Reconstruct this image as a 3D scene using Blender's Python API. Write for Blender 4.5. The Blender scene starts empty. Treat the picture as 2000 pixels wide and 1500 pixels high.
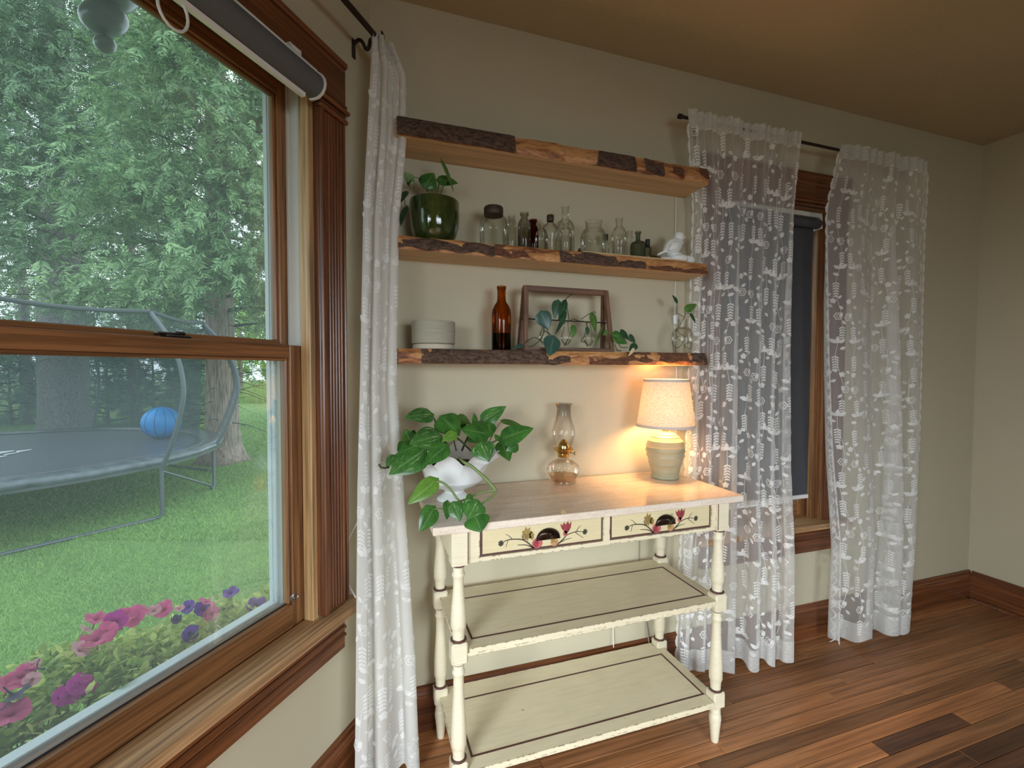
import bpy, math, random
import numpy as np
from mathutils import Matrix, Vector
rnd = random.Random(7)
nrg = np.random.default_rng(11)
PI = math.pi
scn = bpy.context.scene
COL = scn.collection

# ------------------------------------------------------------------ camera
FPX = 890.63
yaw, pit, rol, TH = [math.radians(a) for a in (18.2893, 1.8311, 0.14237, 36.5177)]
fw = np.array([math.sin(yaw)*math.cos(pit), math.cos(yaw)*math.cos(pit), -math.sin(pit)])
rt = np.array([math.cos(yaw), -math.sin(yaw), 0.0]); up0 = np.cross(rt, fw)
R2 = math.cos(rol)*rt + math.sin(rol)*up0
U2 = -math.sin(rol)*rt + math.cos(rol)*up0
CAM = np.array([0, 0, 1.25])
cd = bpy.data.cameras.new('camera'); co = bpy.data.objects.new('camera', cd); COL.objects.link(co)
cd.sensor_fit = 'HORIZONTAL'; cd.sensor_width = 36.0; cd.lens = FPX*36/2000; cd.clip_start = 0.02; cd.clip_end = 300
M = Matrix.Identity(4)
for i in range(3):
    M[i][0] = R2[i]; M[i][1] = U2[i]; M[i][2] = -fw[i]; M[i][3] = CAM[i]
co.matrix_world = M
scn.camera = co

# ------------------------------------------------------------------ world, lights, exposure
wd = bpy.data.worlds.new('sky'); scn.world = wd; wd.use_nodes = True
nt = wd.node_tree; bgn = nt.nodes['Background']
tcn = nt.nodes.new('ShaderNodeTexCoord'); nz = nt.nodes.new('ShaderNodeTexNoise'); nz.inputs['Scale'].default_value = 2.2; nz.inputs['Detail'].default_value = 4
crn = nt.nodes.new('ShaderNodeValToRGB'); nt.links.new(tcn.outputs['Generated'], nz.inputs['Vector']); nt.links.new(nz.outputs['Fac'], crn.inputs['Fac'])
crn.color_ramp.elements[0].position = .35; crn.color_ramp.elements[0].color = (.74, .87, 1.0, 1)
crn.color_ramp.elements[1].position = .6; crn.color_ramp.elements[1].color = (.93, .97, 1.0, 1)
nt.links.new(crn.outputs['Color'], bgn.inputs['Color']); bgn.inputs['Strength'].default_value = 2.6

def area(name, loc, rot, sx, sy, power, color, spread=180):
    l = bpy.data.lights.new(name, 'AREA'); l.shape = 'RECTANGLE'; l.size = sx; l.size_y = sy; l.energy = power; l.color = color; l.spread = math.radians(spread)
    o = bpy.data.objects.new(name, l); COL.objects.link(o); o.location = loc; o.rotation_euler = rot
    return o
# area lamps added as room fill, standing in for daylight from unseen windows
area('side_fill_light', (-1.60, -1.15, 1.25), (math.radians(-53), 0, math.radians(130)), 1.0, 1.3, 46, (.86, .94, 1.0), 95)
area('rear_fill_light', (1.15, -2.90, 1.25), (math.radians(66), 0, math.radians(14)), 1.7, 1.3, 25, (.82, .92, 1.0), 75)
scn.view_settings.view_transform = 'Standard'; scn.view_settings.look = 'None'
scn.view_settings.exposure = 0.0; scn.view_settings.gamma = 1.0; scn.view_settings.use_curve_mapping = False

# ------------------------------------------------------------------ helpers: node materials
def newmat(name):
    m = bpy.data.materials.new(name); m.use_nodes = True; t = m.node_tree
    return m, t, t.nodes['Principled BSDF'], t.nodes['Material Output']
def N(t, typ, **kw):
    n = t.nodes.new(typ)
    for k, v in kw.items():
        if k in n.inputs: n.inputs[k].default_value = v
        else: setattr(n, k, v)
    return n
def ramp(t, stops, fac):
    r = t.nodes.new('ShaderNodeValToRGB'); e = r.color_ramp.elements
    while len(e) < len(stops): e.new(.5)
    for i, (p, c) in enumerate(stops):
        e[i].position = p; e[i].color = (*c, 1)
    t.links.new(fac, r.inputs['Fac']); return r.outputs['Color']
def coords(t, kind='Object', scale=(1, 1, 1), rot=(0, 0, 0)):
    tc = t.nodes.new('ShaderNodeTexCoord'); mp = t.nodes.new('ShaderNodeMapping')
    mp.inputs['Scale'].default_value = scale; mp.inputs['Rotation'].default_value = rot
    t.links.new(tc.outputs[kind], mp.inputs['Vector']); return mp.outputs['Vector']
def noise(t, vec, scale=5, detail=4, rough=.55, dist=0):
    n = N(t, 'ShaderNodeTexNoise', Scale=scale, Detail=detail, Roughness=rough, Distortion=dist)
    if vec is not None: t.links.new(vec, n.inputs['Vector'])
    return n.outputs['Fac']
def math_(t, op, a, b=None):
    n = t.nodes.new('ShaderNodeMath'); n.operation = op
    for i, x in enumerate((a, b)):
        if x is None: continue
        if isinstance(x, (int, float)): n.inputs[i].default_value = x
        else: t.links.new(x, n.inputs[i])
    return n.outputs[0]
def mixc(t, fac, a, b, blend='MIX'):
    n = t.nodes.new('ShaderNodeMix'); n.data_type = 'RGBA'; n.blend_type = blend
    if isinstance(fac, (int, float)): n.inputs[0].default_value = fac
    else: t.links.new(fac, n.inputs[0])
    for i, x in ((6, a), (7, b)):
        if isinstance(x, tuple): n.inputs[i].default_value = (*x, 1)
        else: t.links.new(x, n.inputs[i])
    return n.outputs[2]
def bump(t, bs, h, strength=.3, dist=.01):
    b = N(t, 'ShaderNodeBump', Strength=strength, Distance=dist)
    t.links.new(h, b.inputs['Height']); t.links.new(b.outputs['Normal'], bs.inputs['Normal'])
def plain(name, c, rough=.5, metal=0, var=.0, vs=20, spec=None, bmp=0, bs_=60):
    m, t, b, o = newmat(name)
    b.inputs['Roughness'].default_value = rough; b.inputs['Metallic'].default_value = metal
    if spec is not None: b.inputs['Specular IOR Level'].default_value = spec
    if var:
        f = noise(t, coords(t), vs, 4)
        c1 = tuple(x*(1-var) for x in c); c2 = tuple(min(1, x*(1+var)) for x in c)
        t.links.new(ramp(t, [(.3, c1), (.7, c2)], f), b.inputs['Base Color'])
    else: b.inputs['Base Color'].default_value = (*c, 1)
    if bmp: bump(t, b, noise(t, coords(t), bs_, 3), bmp, .004)
    return m
def wood(name, dark, light, axis=2, s=1.0, rough=.38, rot=0, rand=False, streak=.55, bmp=.12):
    m, t, b, o = newmat(name)
    sc = [26*s, 26*s, 26*s]; sc[axis] = 1.3*s
    v = coords(t, 'Object', (1, 1, 1), (0, 0, rot))
    if rand:
        oi = t.nodes.new('ShaderNodeObjectInfo'); cv = t.nodes.new('ShaderNodeVectorMath'); cv.operation = 'ADD'
        cm = t.nodes.new('ShaderNodeVectorMath'); cm.operation = 'SCALE'; cm.inputs['Scale'].default_value = 37.0
        cmb = t.nodes.new('ShaderNodeCombineXYZ')
        for k in range(3): t.links.new(oi.outputs['Random'], cmb.inputs[k])
        t.links.new(cmb.outputs[0], cm.inputs[0]); t.links.new(v, cv.inputs[0]); t.links.new(cm.outputs[0], cv.inputs[1]); v = cv.outputs[0]
    mp = t.nodes.new('ShaderNodeMapping'); mp.inputs['Scale'].default_value = sc; t.links.new(v, mp.inputs['Vector'])
    f = noise(t, mp.outputs['Vector'], 1.0, 5, .6, 1.2)
    sc2 = [120*s]*3; sc2[axis] = 3*s
    mp2 = t.nodes.new('ShaderNodeMapping'); mp2.inputs['Scale'].default_value = sc2; t.links.new(v, mp2.inputs['Vector'])
    f2 = noise(t, mp2.outputs['Vector'], 1.0, 3, .6)
    c = ramp(t, [(.28, dark), (.72, light)], f)
    g = ramp(t, [(.35, (1-streak,)*3), (.6, (1, 1, 1))], f2)
    c = mixc(t, 1.0, c, g, 'MULTIPLY')
    if rand:
        k = ramp(t, [(0, (.68, .66, .64)), (.5, (1, 1, 1)), (1, (1.3, 1.2, 1.1))], oi.outputs['Random'])
        c = mixc(t, 1.0, c, k, 'MULTIPLY')
    t.links.new(c, b.inputs['Base Color']); b.inputs['Roughness'].default_value = rough
    if bmp: bump(t, b, f2, bmp, .002)
    return m
def glassy(name, tint, edge, haze=0.0, gloss=.5, hazec=(.8, .88, .9), rough=.02, blend=.35):
    # thin clear glass: transmitted tint darkening towards the rim, Fresnel reflection, an optional translucent veil imitating haze
    m, t, b, o = newmat(name); t.nodes.remove(b)
    lw = N(t, 'ShaderNodeLayerWeight', Blend=blend)
    col = mixc(t, lw.outputs['Facing'], tint, edge)
    tr = t.nodes.new('ShaderNodeBsdfTransparent'); t.links.new(col, tr.inputs['Color'])
    gl = N(t, 'ShaderNodeBsdfGlossy', Roughness=rough); gl.inputs['Color'].default_value = (1, 1, 1, 1)
    fr = N(t, 'ShaderNodeFresnel', IOR=1.45)
    mx = t.nodes.new('ShaderNodeMixShader'); t.links.new(math_(t, 'MULTIPLY', fr.outputs[0], gloss), mx.inputs[0])
    t.links.new(tr.outputs[0], mx.inputs[1]); t.links.new(gl.outputs[0], mx.inputs[2]); out = mx
    if haze:
        df = t.nodes.new('ShaderNodeBsdfTranslucent'); df.inputs['Color'].default_value = (*hazec, 1)
        m2 = t.nodes.new('ShaderNodeMixShader'); m2.inputs[0].default_value = haze
        t.links.new(out.outputs[0], m2.inputs[1]); t.links.new(df.outputs[0], m2.inputs[2]); out = m2
    t.links.new(out.outputs[0], o.inputs['Surface']); return m
def cloth(name, c, alpha, transl=.5, rough=.8, var=0, vs=200, edge=0):
    m, t, b, o = newmat(name); t.nodes.remove(b)
    df = t.nodes.new('ShaderNodeBsdfDiffuse'); df.inputs['Color'].default_value = (*c, 1)
    tl = t.nodes.new('ShaderNodeBsdfTranslucent'); tl.inputs['Color'].default_value = (*c, 1)
    if var:
        f = noise(t, coords(t, 'Object', (1, 1, 4)), vs, 3)
        cc = ramp(t, [(.3, tuple(x*(1-var) for x in c)), (.65, c)], f)
        t.links.new(cc, df.inputs['Color']); t.links.new(cc, tl.inputs['Color'])
    m1 = t.nodes.new('ShaderNodeMixShader'); m1.inputs[0].default_value = transl
    t.links.new(df.outputs[0], m1.inputs[1]); t.links.new(tl.outputs[0], m1.inputs[2])
    out = m1
    if alpha < 1:
        tr = t.nodes.new('ShaderNodeBsdfTransparent'); m2 = t.nodes.new('ShaderNodeMixShader'); m2.inputs[0].default_value = alpha
        if edge:                       # threads close up where the net turns away from view
            lw = N(t, 'ShaderNodeLayerWeight', Blend=.35); t.links.new(math_(t, 'ADD', math_(t, 'MULTIPLY', lw.outputs['Facing'], edge), alpha), m2.inputs[0])
        t.links.new(tr.outputs[0], m2.inputs[1]); t.links.new(m1.outputs[0], m2.inputs[2]); out = m2
    t.links.new(out.outputs[0], o.inputs['Surface']); return m
def leafmat(name, a, b_, vein, rough=.35, island=False, transl=.25, vari=0.0):
    m, t, b, o = newmat(name); b.inputs['Roughness'].default_value = rough
    if island:
        g = t.nodes.new('ShaderNodeNewGeometry'); c = ramp(t, [(0, a), (1, b_)], g.outputs['Random Per Island'])
    else:
        c = ramp(t, [(.35, a), (.7, b_)], noise(t, coords(t), 30, 3))
        uv = t.nodes.new('ShaderNodeUVMap'); sp = t.nodes.new('ShaderNodeSeparateXYZ'); t.links.new(uv.outputs[0], sp.inputs[0])
        av = math_(t, 'ABSOLUTE', math_(t, 'SUBTRACT', sp.outputs[1], .5))
        mid = math_(t, 'LESS_THAN', av, .035)
        w = math_(t, 'SINE', math_(t, 'MULTIPLY', math_(t, 'SUBTRACT', sp.outputs[0], math_(t, 'MULTIPLY', av, .5)), 48.0))
        ve = math_(t, 'GREATER_THAN', w, .9)
        fac = math_(t, 'MULTIPLY', math_(t, 'MAXIMUM', mid, math_(t, 'MULTIPLY', ve, .35)), .55)
        c = mixc(t, fac, c, vein)
        if vari:
            vf = ramp(t, [(.57, (0, 0, 0)), (.66, (1, 1, 1))], noise(t, coords(t, 'UV', (1.2, 7, 1)), 2.2, 5, .6))
            c = mixc(t, math_(t, 'MULTIPLY', vf, vari), c, (.62, .74, .45))
    t.links.new(c, b.inputs['Base Color'])
    if transl:
        tl = t.nodes.new('ShaderNodeBsdfTranslucent'); t.links.new(c, tl.inputs['Color'])
        mx = t.nodes.new('ShaderNodeMixShader'); mx.inputs[0].default_value = transl
        t.links.new(b.outputs[0], mx.inputs[1]); t.links.new(tl.outputs[0], mx.inputs[2]); t.links.new(mx.outputs[0], o.inputs['Surface'])
    return m

# ------------------------------------------------------------------ helpers: objects
WM = {}
I4 = Matrix.Identity(4)
def tagp(o, label=None, cat=None, group=None, kind=None):
    if label: o['label'] = label
    if cat: o['category'] = cat
    if group: o['group'] = group
    if kind: o['kind'] = kind
    return o
def place(o, Mx, parent=None):
    COL.objects.link(o)
    if parent is not None:
        o.parent = parent; o.matrix_parent_inverse = WM[parent.name].inverted()
    o.matrix_basis = Mx; WM[o.name] = Mx.copy()
def thing(name, loc, label=None, cat=None, group=None, kind=None, Mx=None):
    o = bpy.data.objects.new(name, None); o.empty_display_size = .05
    place(o, (Mx if Mx is not None else Matrix.Translation(loc)))
    return tagp(o, label, cat, group, kind)
def meshfrom(name, V, F, mats, mi=None, smooth=False, uv=None):
    me = bpy.data.meshes.new(name)
    V = np.asarray(V, np.float32).reshape(-1, 3)
    tot = np.array([len(f) for f in F], np.int32) if not isinstance(F, np.ndarray) else np.full(len(F), F.shape[1], np.int32)
    loops = np.concatenate([np.asarray(f, np.int32) for f in F]) if not isinstance(F, np.ndarray) else F.reshape(-1).astype(np.int32)
    me.vertices.add(len(V)); me.vertices.foreach_set('co', V.ravel())
    me.loops.add(len(loops)); me.loops.foreach_set('vertex_index', loops)
    me.polygons.add(len(tot)); st = np.zeros(len(tot), np.int32); st[1:] = np.cumsum(tot)[:-1]
    me.polygons.foreach_set('loop_start', st)
    for m in mats: me.materials.append(m)
    if mi is not None: me.polygons.foreach_set('material_index', np.asarray(mi, np.int32))
    if uv is not None:
        l = me.uv_layers.new(name='UVMap'); l.data.foreach_set('uv', np.asarray(uv, np.float32)[loops].ravel())
    me.update(calc_edges=True); me.validate()
    me.polygons.foreach_set('use_smooth', np.full(len(me.polygons), smooth, bool))
    return me
class MB:
    def __init__(s): s.V = []; s.F = []; s.MI = []; s.UV = []; s.S = True
    def add(s, V, F, mi=0, uv=None):
        b = len(s.V); s.V += [tuple(map(float, v)) for v in V]
        s.UV += list(uv) if uv is not None else [(0, 0)]*len(V)
        for f in F: s.F.append([i+b for i in f]); s.MI.append(mi)
        return s
    def box(s, a, b, mi=0, bev=0):
        x0, y0, z0 = [min(p, q) for p, q in zip(a, b)]; x1, y1, z1 = [max(p, q) for p, q in zip(a, b)]
        if bev <= 0:
            V = [(x, y, z) for z in (z0, z1) for y in (y0, y1) for x in (x0, x1)]
            F = [(0, 2, 3, 1), (4, 5, 7, 6), (0, 1, 5, 4), (2, 6, 7, 3), (0, 4, 6, 2), (1, 3, 7, 5)]
            return s.add(V, F, mi)
        e = min(bev, (x1-x0)/2.01, (y1-y0)/2.01, (z1-z0)/2.01)
        V = []; idx = {}
        for ix in (0, 1):
            for iy in (0, 1):
                for iz in (0, 1):
                    X, Y, Z = (x0, x1)[ix], (y0, y1)[iy], (z0, z1)[iz]
                    sx, sy, sz = (e, -e)[ix], (e, -e)[iy], (e, -e)[iz]
                    for k, p in enumerate(((X, Y+sy, Z+sz), (X+sx, Y, Z+sz), (X+sx, Y+sy, Z))):
                        idx[(ix, iy, iz, k)] = len(V); V.append(p)
        g = lambda a, b, c, k: idx[(a, b, c, k)]
        F = []
        for i in (0, 1):
            f = [g(i, 0, 0, 0), g(i, 1, 0, 0), g(i, 1, 1, 0), g(i, 0, 1, 0)]; F.append(f if i else f[::-1])
            f = [g(0, i, 0, 1), g(1, i, 0, 1), g(1, i, 1, 1), g(0, i, 1, 1)]; F.append(f[::-1] if i else f)
            f = [g(0, 0, i, 2), g(1, 0, i, 2), g(1, 1, i, 2), g(0, 1, i, 2)]; F.append(f if i else f[::-1])
        for a in (0, 1):
            for b_ in (0, 1):
                F.append([g(a, b_, 0, 0), g(a, b_, 1, 0), g(a, b_, 1, 1), g(a, b_, 0, 1)])
                F.append([g(a, 0, b_, 0), g(a, 1, b_, 0), g(a, 1, b_, 2), g(a, 0, b_, 2)])
                F.append([g(0, a, b_, 1), g(1, a, b_, 1), g(1, a, b_, 2), g(0, a, b_, 2)])
        for ix in (0, 1):
            for iy in (0, 1):
                for iz in (0, 1): F.append([g(ix, iy, iz, 0), g(ix, iy, iz, 1), g(ix, iy, iz, 2)])
        return s.add(V, F, mi)
    def lathe(s, prof, n=32, c=(0, 0, 0), mi=0, cap0=True, cap1=True, rf=None, axis=None):
        V = []; F = []
        for (r, z) in prof:
            for k in range(n):
                a = 2*PI*k/n; q = r*(rf(a, z) if rf else 1)
                V.append((q*math.cos(a), q*math.sin(a), z))
        for i in range(len(prof)-1):
            for k in range(n):
                F.append((i*n+k, i*n+(k+1) % n, (i+1)*n+(k+1) % n, (i+1)*n+k))
        if cap0: F.append(list(range(n))[::-1])
        if cap1: F.append([(len(prof)-1)*n+k for k in range(n)])
        if axis is not None:
            q = Vector((0, 0, 1)).rotation_difference(Vector(axis)); V = [q @ Vector(v) for v in V]
        return s.add([(v[0]+c[0], v[1]+c[1], v[2]+c[2]) for v in V], F, mi)
    def tube(s, pts, r, n=8, mi=0, cap=True):
        P = [np.array(p, float) for p in pts]; V = []; F = []
        rs = r if hasattr(r, '__len__') else [r]*len(P)
        ref = None
        for i, p in enumerate(P):
            d = P[min(i+1, len(P)-1)]-P[max(i-1, 0)]; d = d/(np.linalg.norm(d)+1e-12)
            if ref is None: ref = np.array([0, 0, 1.]) if abs(d[2]) < .9 else np.array([1., 0, 0])
            a = np.cross(d, ref); a /= np.linalg.norm(a)+1e-12; b = np.cross(d, a); ref = -b if False else np.cross(a, d)
            for k in range(n):
                t_ = 2*PI*k/n; V.append(p+rs[i]*(math.cos(t_)*a+math.sin(t_)*b))
        for i in range(len(P)-1):
            for k in range(n): F.append((i*n+k, i*n+(k+1) % n, (i+1)*n+(k+1) % n, (i+1)*n+k))
        if cap: F.append(list(range(n))); F.append([(len(P)-1)*n+k for k in range(n)][::-1])
        return s.add(V, F, mi)
    def prism(s, poly, fn0, fn1, mi=0):
        n = len(poly); V = [fn0(*p) for p in poly]+[fn1(*p) for p in poly]
        F = [list(range(n))[::-1], list(range(n, 2*n))]+[(i, (i+1) % n, n+(i+1) % n, n+i) for i in range(n)]
        return s.add(V, F, mi)
    def leaf(s, B, T, w, up, fold=.18, droop=.15, mi=0, nl=9, nw=4, heart=True):
        B, T, up = np.array(B, float), np.array(T, float), np.array(up, float)
        d = T-B; L = np.linalg.norm(d); d /= L; sd = np.cross(d, up); sd /= np.linalg.norm(sd)+1e-9; nn = np.cross(sd, d)
        V = []; UV = []; F = []
        for i in range(nl+1):
            t_ = i/nl
            wd = (math.sin(PI*min(1, t_**.62))**.8)*(1-.25*t_) if heart else math.sin(PI*t_)**.9
            back = -.10*L*(1-t_)**4 if heart else 0
            for j in range(-nw, nw+1):
                a = j/nw; off = back*(abs(a)*(1.6-abs(a))) if heart else 0
                p = B+d*(L*t_+off*2.2)+sd*(a*wd*w/2)+nn*(fold*abs(a)*wd*w*.5 - droop*L*(t_-.35)**2+droop*L*.12 - .1*w*wd*a*a)
                V.append(p); UV.append((t_, (a+1)/2))
        m = 2*nw+1
        for i in range(nl):
            for j in range(m-1): F.append((i*m+j, i*m+j+1, (i+1)*m+j+1, (i+1)*m+j))
        return s.add(V, F, mi, UV)
    def build(s, name, mats, parent=None, Mx=I4, smooth=None, origin=None, **tags):
        mats = mats if isinstance(mats, (list, tuple)) else [mats]
        V = np.array(s.V, np.float32)
        if origin is not None: V = V-np.array(origin, np.float32); Mx = Mx @ Matrix.Translation(origin)
        me = meshfrom(name, V, s.F, mats, s.MI, bool(smooth), s.UV if any(u != (0, 0) for u in s.UV) else None)
        if smooth == 'auto': me.set_sharp_from_angle(angle=math.radians(38))
        o = bpy.data.objects.new(name, me); place(o, Mx, parent)
        return tagp(o, **tags)
def spline(pts, n=8):
    P = [np.array(p, float) for p in pts]; out = []
    for i in range(len(P)-1):
        p0, p1, p2, p3 = P[max(i-1, 0)], P[i], P[i+1], P[min(i+2, len(P)-1)]
        for k in range(n):
            t = k/n; out.append(.5*((2*p1)+(-p0+p2)*t+(2*p0-5*p1+4*p2-p3)*t*t+(-p0+3*p1-3*p2+p3)*t**3))
    out.append(P[-1]); return out
def ray(x, y): return fw+(x-1000)/FPX*R2-(y-750)/FPX*U2
def on_y(x, y, Y): d = ray(x, y); return CAM+d*(Y/d[1])           # photo pixel -> point on a plane parallel to the back wall
def on_z(x, y, Z): d = ray(x, y); return CAM+d*((Z-1.25)/d[2])

# left (bay) wall frame: local x runs along the wall from the corner towards the camera, y into the room
DV = np.array([math.sin(TH), math.cos(TH), 0]); NV = np.array([math.cos(TH), -math.sin(TH), 0]); OL = np.array([.035, 1.57, 0])
LM = Matrix(((-DV[0], NV[0], 0, OL[0]), (-DV[1], NV[1], 0, OL[1]), (0, 0, 1, 0), (0, 0, 0, 1)))
def Lw(s, w, z): p = OL-s*DV+w*NV; return np.array([p[0], p[1], z])
def on_L(x, y, w):
    P0 = OL+w*NV; d = ray(x, y); p = CAM+d*(np.dot(P0-CAM, NV)/np.dot(d, NV)); return p
BY = 1.57; CH = 2.455; RX = 3.18; GZ = -.85

# ------------------------------------------------------------------ materials
def wallmat(name, c, b1=.12, sc=220):
    m, t, b, o = newmat(name); b.inputs['Roughness'].default_value = .75; b.inputs['Specular IOR Level'].default_value = .25
    v = coords(t); f = noise(t, v, 1.6, 3); f2 = noise(t, v, sc, 3, .6)
    t.links.new(ramp(t, [(.3, tuple(x*.955 for x in c)), (.7, c)], f), b.inputs['Base Color'])
    bump(t, b, f2, b1, .004); return m
M_wall = wallmat('painted_plaster', (.53, .48, .345))
M_wall2 = wallmat('low_bounce_plaster', (.36, .31, .22))  # for the unseen walls, coloured darker to lower the light they bounce
M_ceil = wallmat('stippled_ceiling', (.46, .385, .25), .8, 130)
M_trim = wood('dark_stained_trim', (.10, .032, .012), (.25, .085, .03), 2, 1.0, .30)
M_trimh = wood('dark_stained_trim_x', (.10, .032, .012), (.25, .085, .03), 0, 1.0, .30)
M_oakv = wood('warm_pine_v', (.20, .082, .028), (.40, .185, .070), 2, .9, .36)
M_oakh = wood('warm_pine_h', (.19, .075, .025), (.37, .165, .062), 0, .9, .36)
M_lite = wood('light_pine_stop', (.50, .29, .12), (.70, .46, .22), 2, .8, .4)
M_sill = wood('worn_sill', (.36, .185, .075), (.60, .37, .19), 0, .9, .5)
M_vinyl = plain('vinyl_track', (.60, .61, .56), .45)
M_alu = plain('white_aluminium', (.68, .76, .82), .35)
M_pane = glassy('window_glass', (.80, .90, .885), (.70, .82, .80), haze=.08, gloss=.14, hazec=(.80, .95, 1.0))  # pale blue veil mixed into the glass imitates haze over the outdoors
M_plank = wood('floor_plank', (.26, .105, .038), (.50, .235, .098), 0, .8, .44, rand=True, streak=.42)
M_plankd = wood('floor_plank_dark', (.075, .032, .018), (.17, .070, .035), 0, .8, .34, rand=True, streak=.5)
M_sub = plain('seam_dark', (.03, .014, .008), .8)
M_iron = plain('dark_bronze_rod', (.035, .022, .018), .42, .5)
M_net = cloth('sheer_net', (.92, .92, .90), .30, .40, edge=.5)
M_net2 = cloth('sheer_net_bunched', (.88, .88, .85), .80, .40)
M_lace = cloth('lace_thread', (.95, .95, .93), .92, .35)
M_hem = cloth('lace_hem', (.92, .92, .89), .72, .40, var=.25, vs=60)
M_blk0 = plain('black_rubber', (.012, .014, .018), .6)
M_white = plain('white_plastic', (.75, .75, .72), .4)
M_grey = plain('shade_fabric_grey', (.10, .105, .11), .7)
M_shade2 = plain('roller_fabric_charcoal', (.062, .064, .072), .85, bmp=.2, bs_=600)

# ------------------------------------------------------------------ floor
fl = MB().box((-2.2, -3.2, -.06), (RX+.12, BY+.1, -.0125)).build('floor', M_sub, kind='structure')
edges = [1.555-.0571*k for k in range(25)]
while edges[-1] > -3.0: edges.append(edges[-1]-.092)
def bayx(y):
    if y > .30: return .035-(1.57-y)*.7405-.10
    return -1.75
pl_meshes = {}
def plank(x0, x1, y0, y1, mat):
    key = (round(x1-x0, 2), round(y1-y0, 3), mat.name); L, Wd = key[0], key[1]
    if key not in pl_meshes:
        b = MB().box((-L/2+.0006, -Wd/2+.0008, -.012), (L/2-.0006, Wd/2-.0008, 0), 0, .0012)
        pl_meshes[key] = meshfrom('plank', b.V, b.F, [mat])
    o = bpy.data.objects.new('plank', pl_meshes[key]); place(o, Matrix.Translation(((x0+x1)/2, (y0+y1)/2, rnd.uniform(-.0007, .0))), fl)
for r in range(len(edges)-1):
    y1, y0 = edges[r], edges[r+1]; x = bayx((y0+y1)/2); far = y0 < .3
    forced = {9: [(1.62, 2.04)]}.get(r, [])
    while x < RX:
        L = round(rnd.uniform(2.2, 3.4) if far else rnd.uniform(.6, 1.7), 2); mat = M_plank
        for (a, b) in forced:
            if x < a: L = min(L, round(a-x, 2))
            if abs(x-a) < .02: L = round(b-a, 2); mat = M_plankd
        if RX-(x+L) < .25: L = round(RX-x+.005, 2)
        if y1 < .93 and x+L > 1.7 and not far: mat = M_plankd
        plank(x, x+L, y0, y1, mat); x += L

# ------------------------------------------------------------------ walls and ceiling
T = .16
WX0, WX1, WZ0, WZ1 = 1.43, 2.055, .525, 1.985      # opening of the back window
w = MB()
w.box((-.12, BY, -.06), (WX0, BY+T, CH+.05)).box((WX1, BY, -.06), (RX+T, BY+T, CH+.05))
w.box((WX0, BY, -.06), (WX1, BY+T, WZ0)).box((WX0, BY, WZ1), (WX1, BY+T, CH+.05))
w.build('wall_back', M_wall, kind='structure')
SX0, SX1, SZ0, SZ1 = .262, 1.37, .535, 2.035        # opening of the bay window in wall coordinates
w = MB()
w.box((-.05, -T, -.06), (SX0, 0, CH+.05)).box((SX1, -T, -.06), (1.62, 0, CH+.05))
w.box((SX0, -T, -.06), (SX1, 0, SZ0)).box((SX0, -T, SZ1), (SX1, 0, CH+.05))
w.build('wall_left', M_wall, Mx=LM, kind='structure')
e = Lw(1.6, 0, 0)
w = MB()                                            # short return to the main room, then the side wall with an opening for the fill lamp
w.box((-1.75-T, e[1]-.12, -.06), (e[0]+.05, e[1]+.02, CH+.05))
w.box((-1.75-T, -3.0, -.06), (-1.75, -1.72, CH+.05)).box((-1.75-T, -.6, -.06), (-1.75, e[1], CH+.05))
w.box((-1.75-T, -1.72, -.06), (-1.75, -.6, .6)).box((-1.75-T, -1.72, 2.0), (-1.75, -.6, CH+.05))
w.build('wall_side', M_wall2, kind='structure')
MB().box((RX, -3.2, -.06), (RX+T, BY, CH+.05)).build('wall_right', M_wall, kind='structure')
w = MB()
w.box((-1.9, -3.0-T, -.06), (.45, -3.0, CH+.05)).box((2.25, -3.0-T, -.06), (RX, -3.0, CH+.05))
w.box((.45, -3.0-T, -.06), (2.25, -3.0, .6)).box((.45, -3.0-T, 2.0), (2.25, -3.0, CH+.05))
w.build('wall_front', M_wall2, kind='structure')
MB().box((-2.2, -3.3, CH), (RX+T, BY+T, CH+.08)).build('ceiling', M_ceil, kind='structure')
def baseboard(name, prof_len, Mx):
    p = [(0, 0), (.020, 0), (.020, .118), (.017, .122), (.017, .128), (.013, .134), (.012, .147), (.004, .152), (0, .152)]
    a, b = prof_len
    MB().prism(p, lambda q, z: (a, q, z), lambda q, z: (b, q, z)).build(name, M_trimh, Mx=Mx, kind='structure')
baseboard('baseboard_left', (0.005, 1.6), LM)
baseboard('baseboard_back', (-(RX-.001), -.045), Matrix(((-1, 0, 0, 0), (0, -1, 0, BY), (0, 0, 1, 0), (0, 0, 0, 1))))
baseboard('baseboard_right', (-3.0, BY-.02), Matrix(((0, -1, 0, RX), (1, 0, 0, 0), (0, 0, 1, 0), (0, 0, 0, 1))))
MB().tube([(RX-.03, BY-.03, .002), (RX-.03, -2.9, .002)], .012, 8).build('trim_1', M_trimh, kind='structure')

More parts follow.
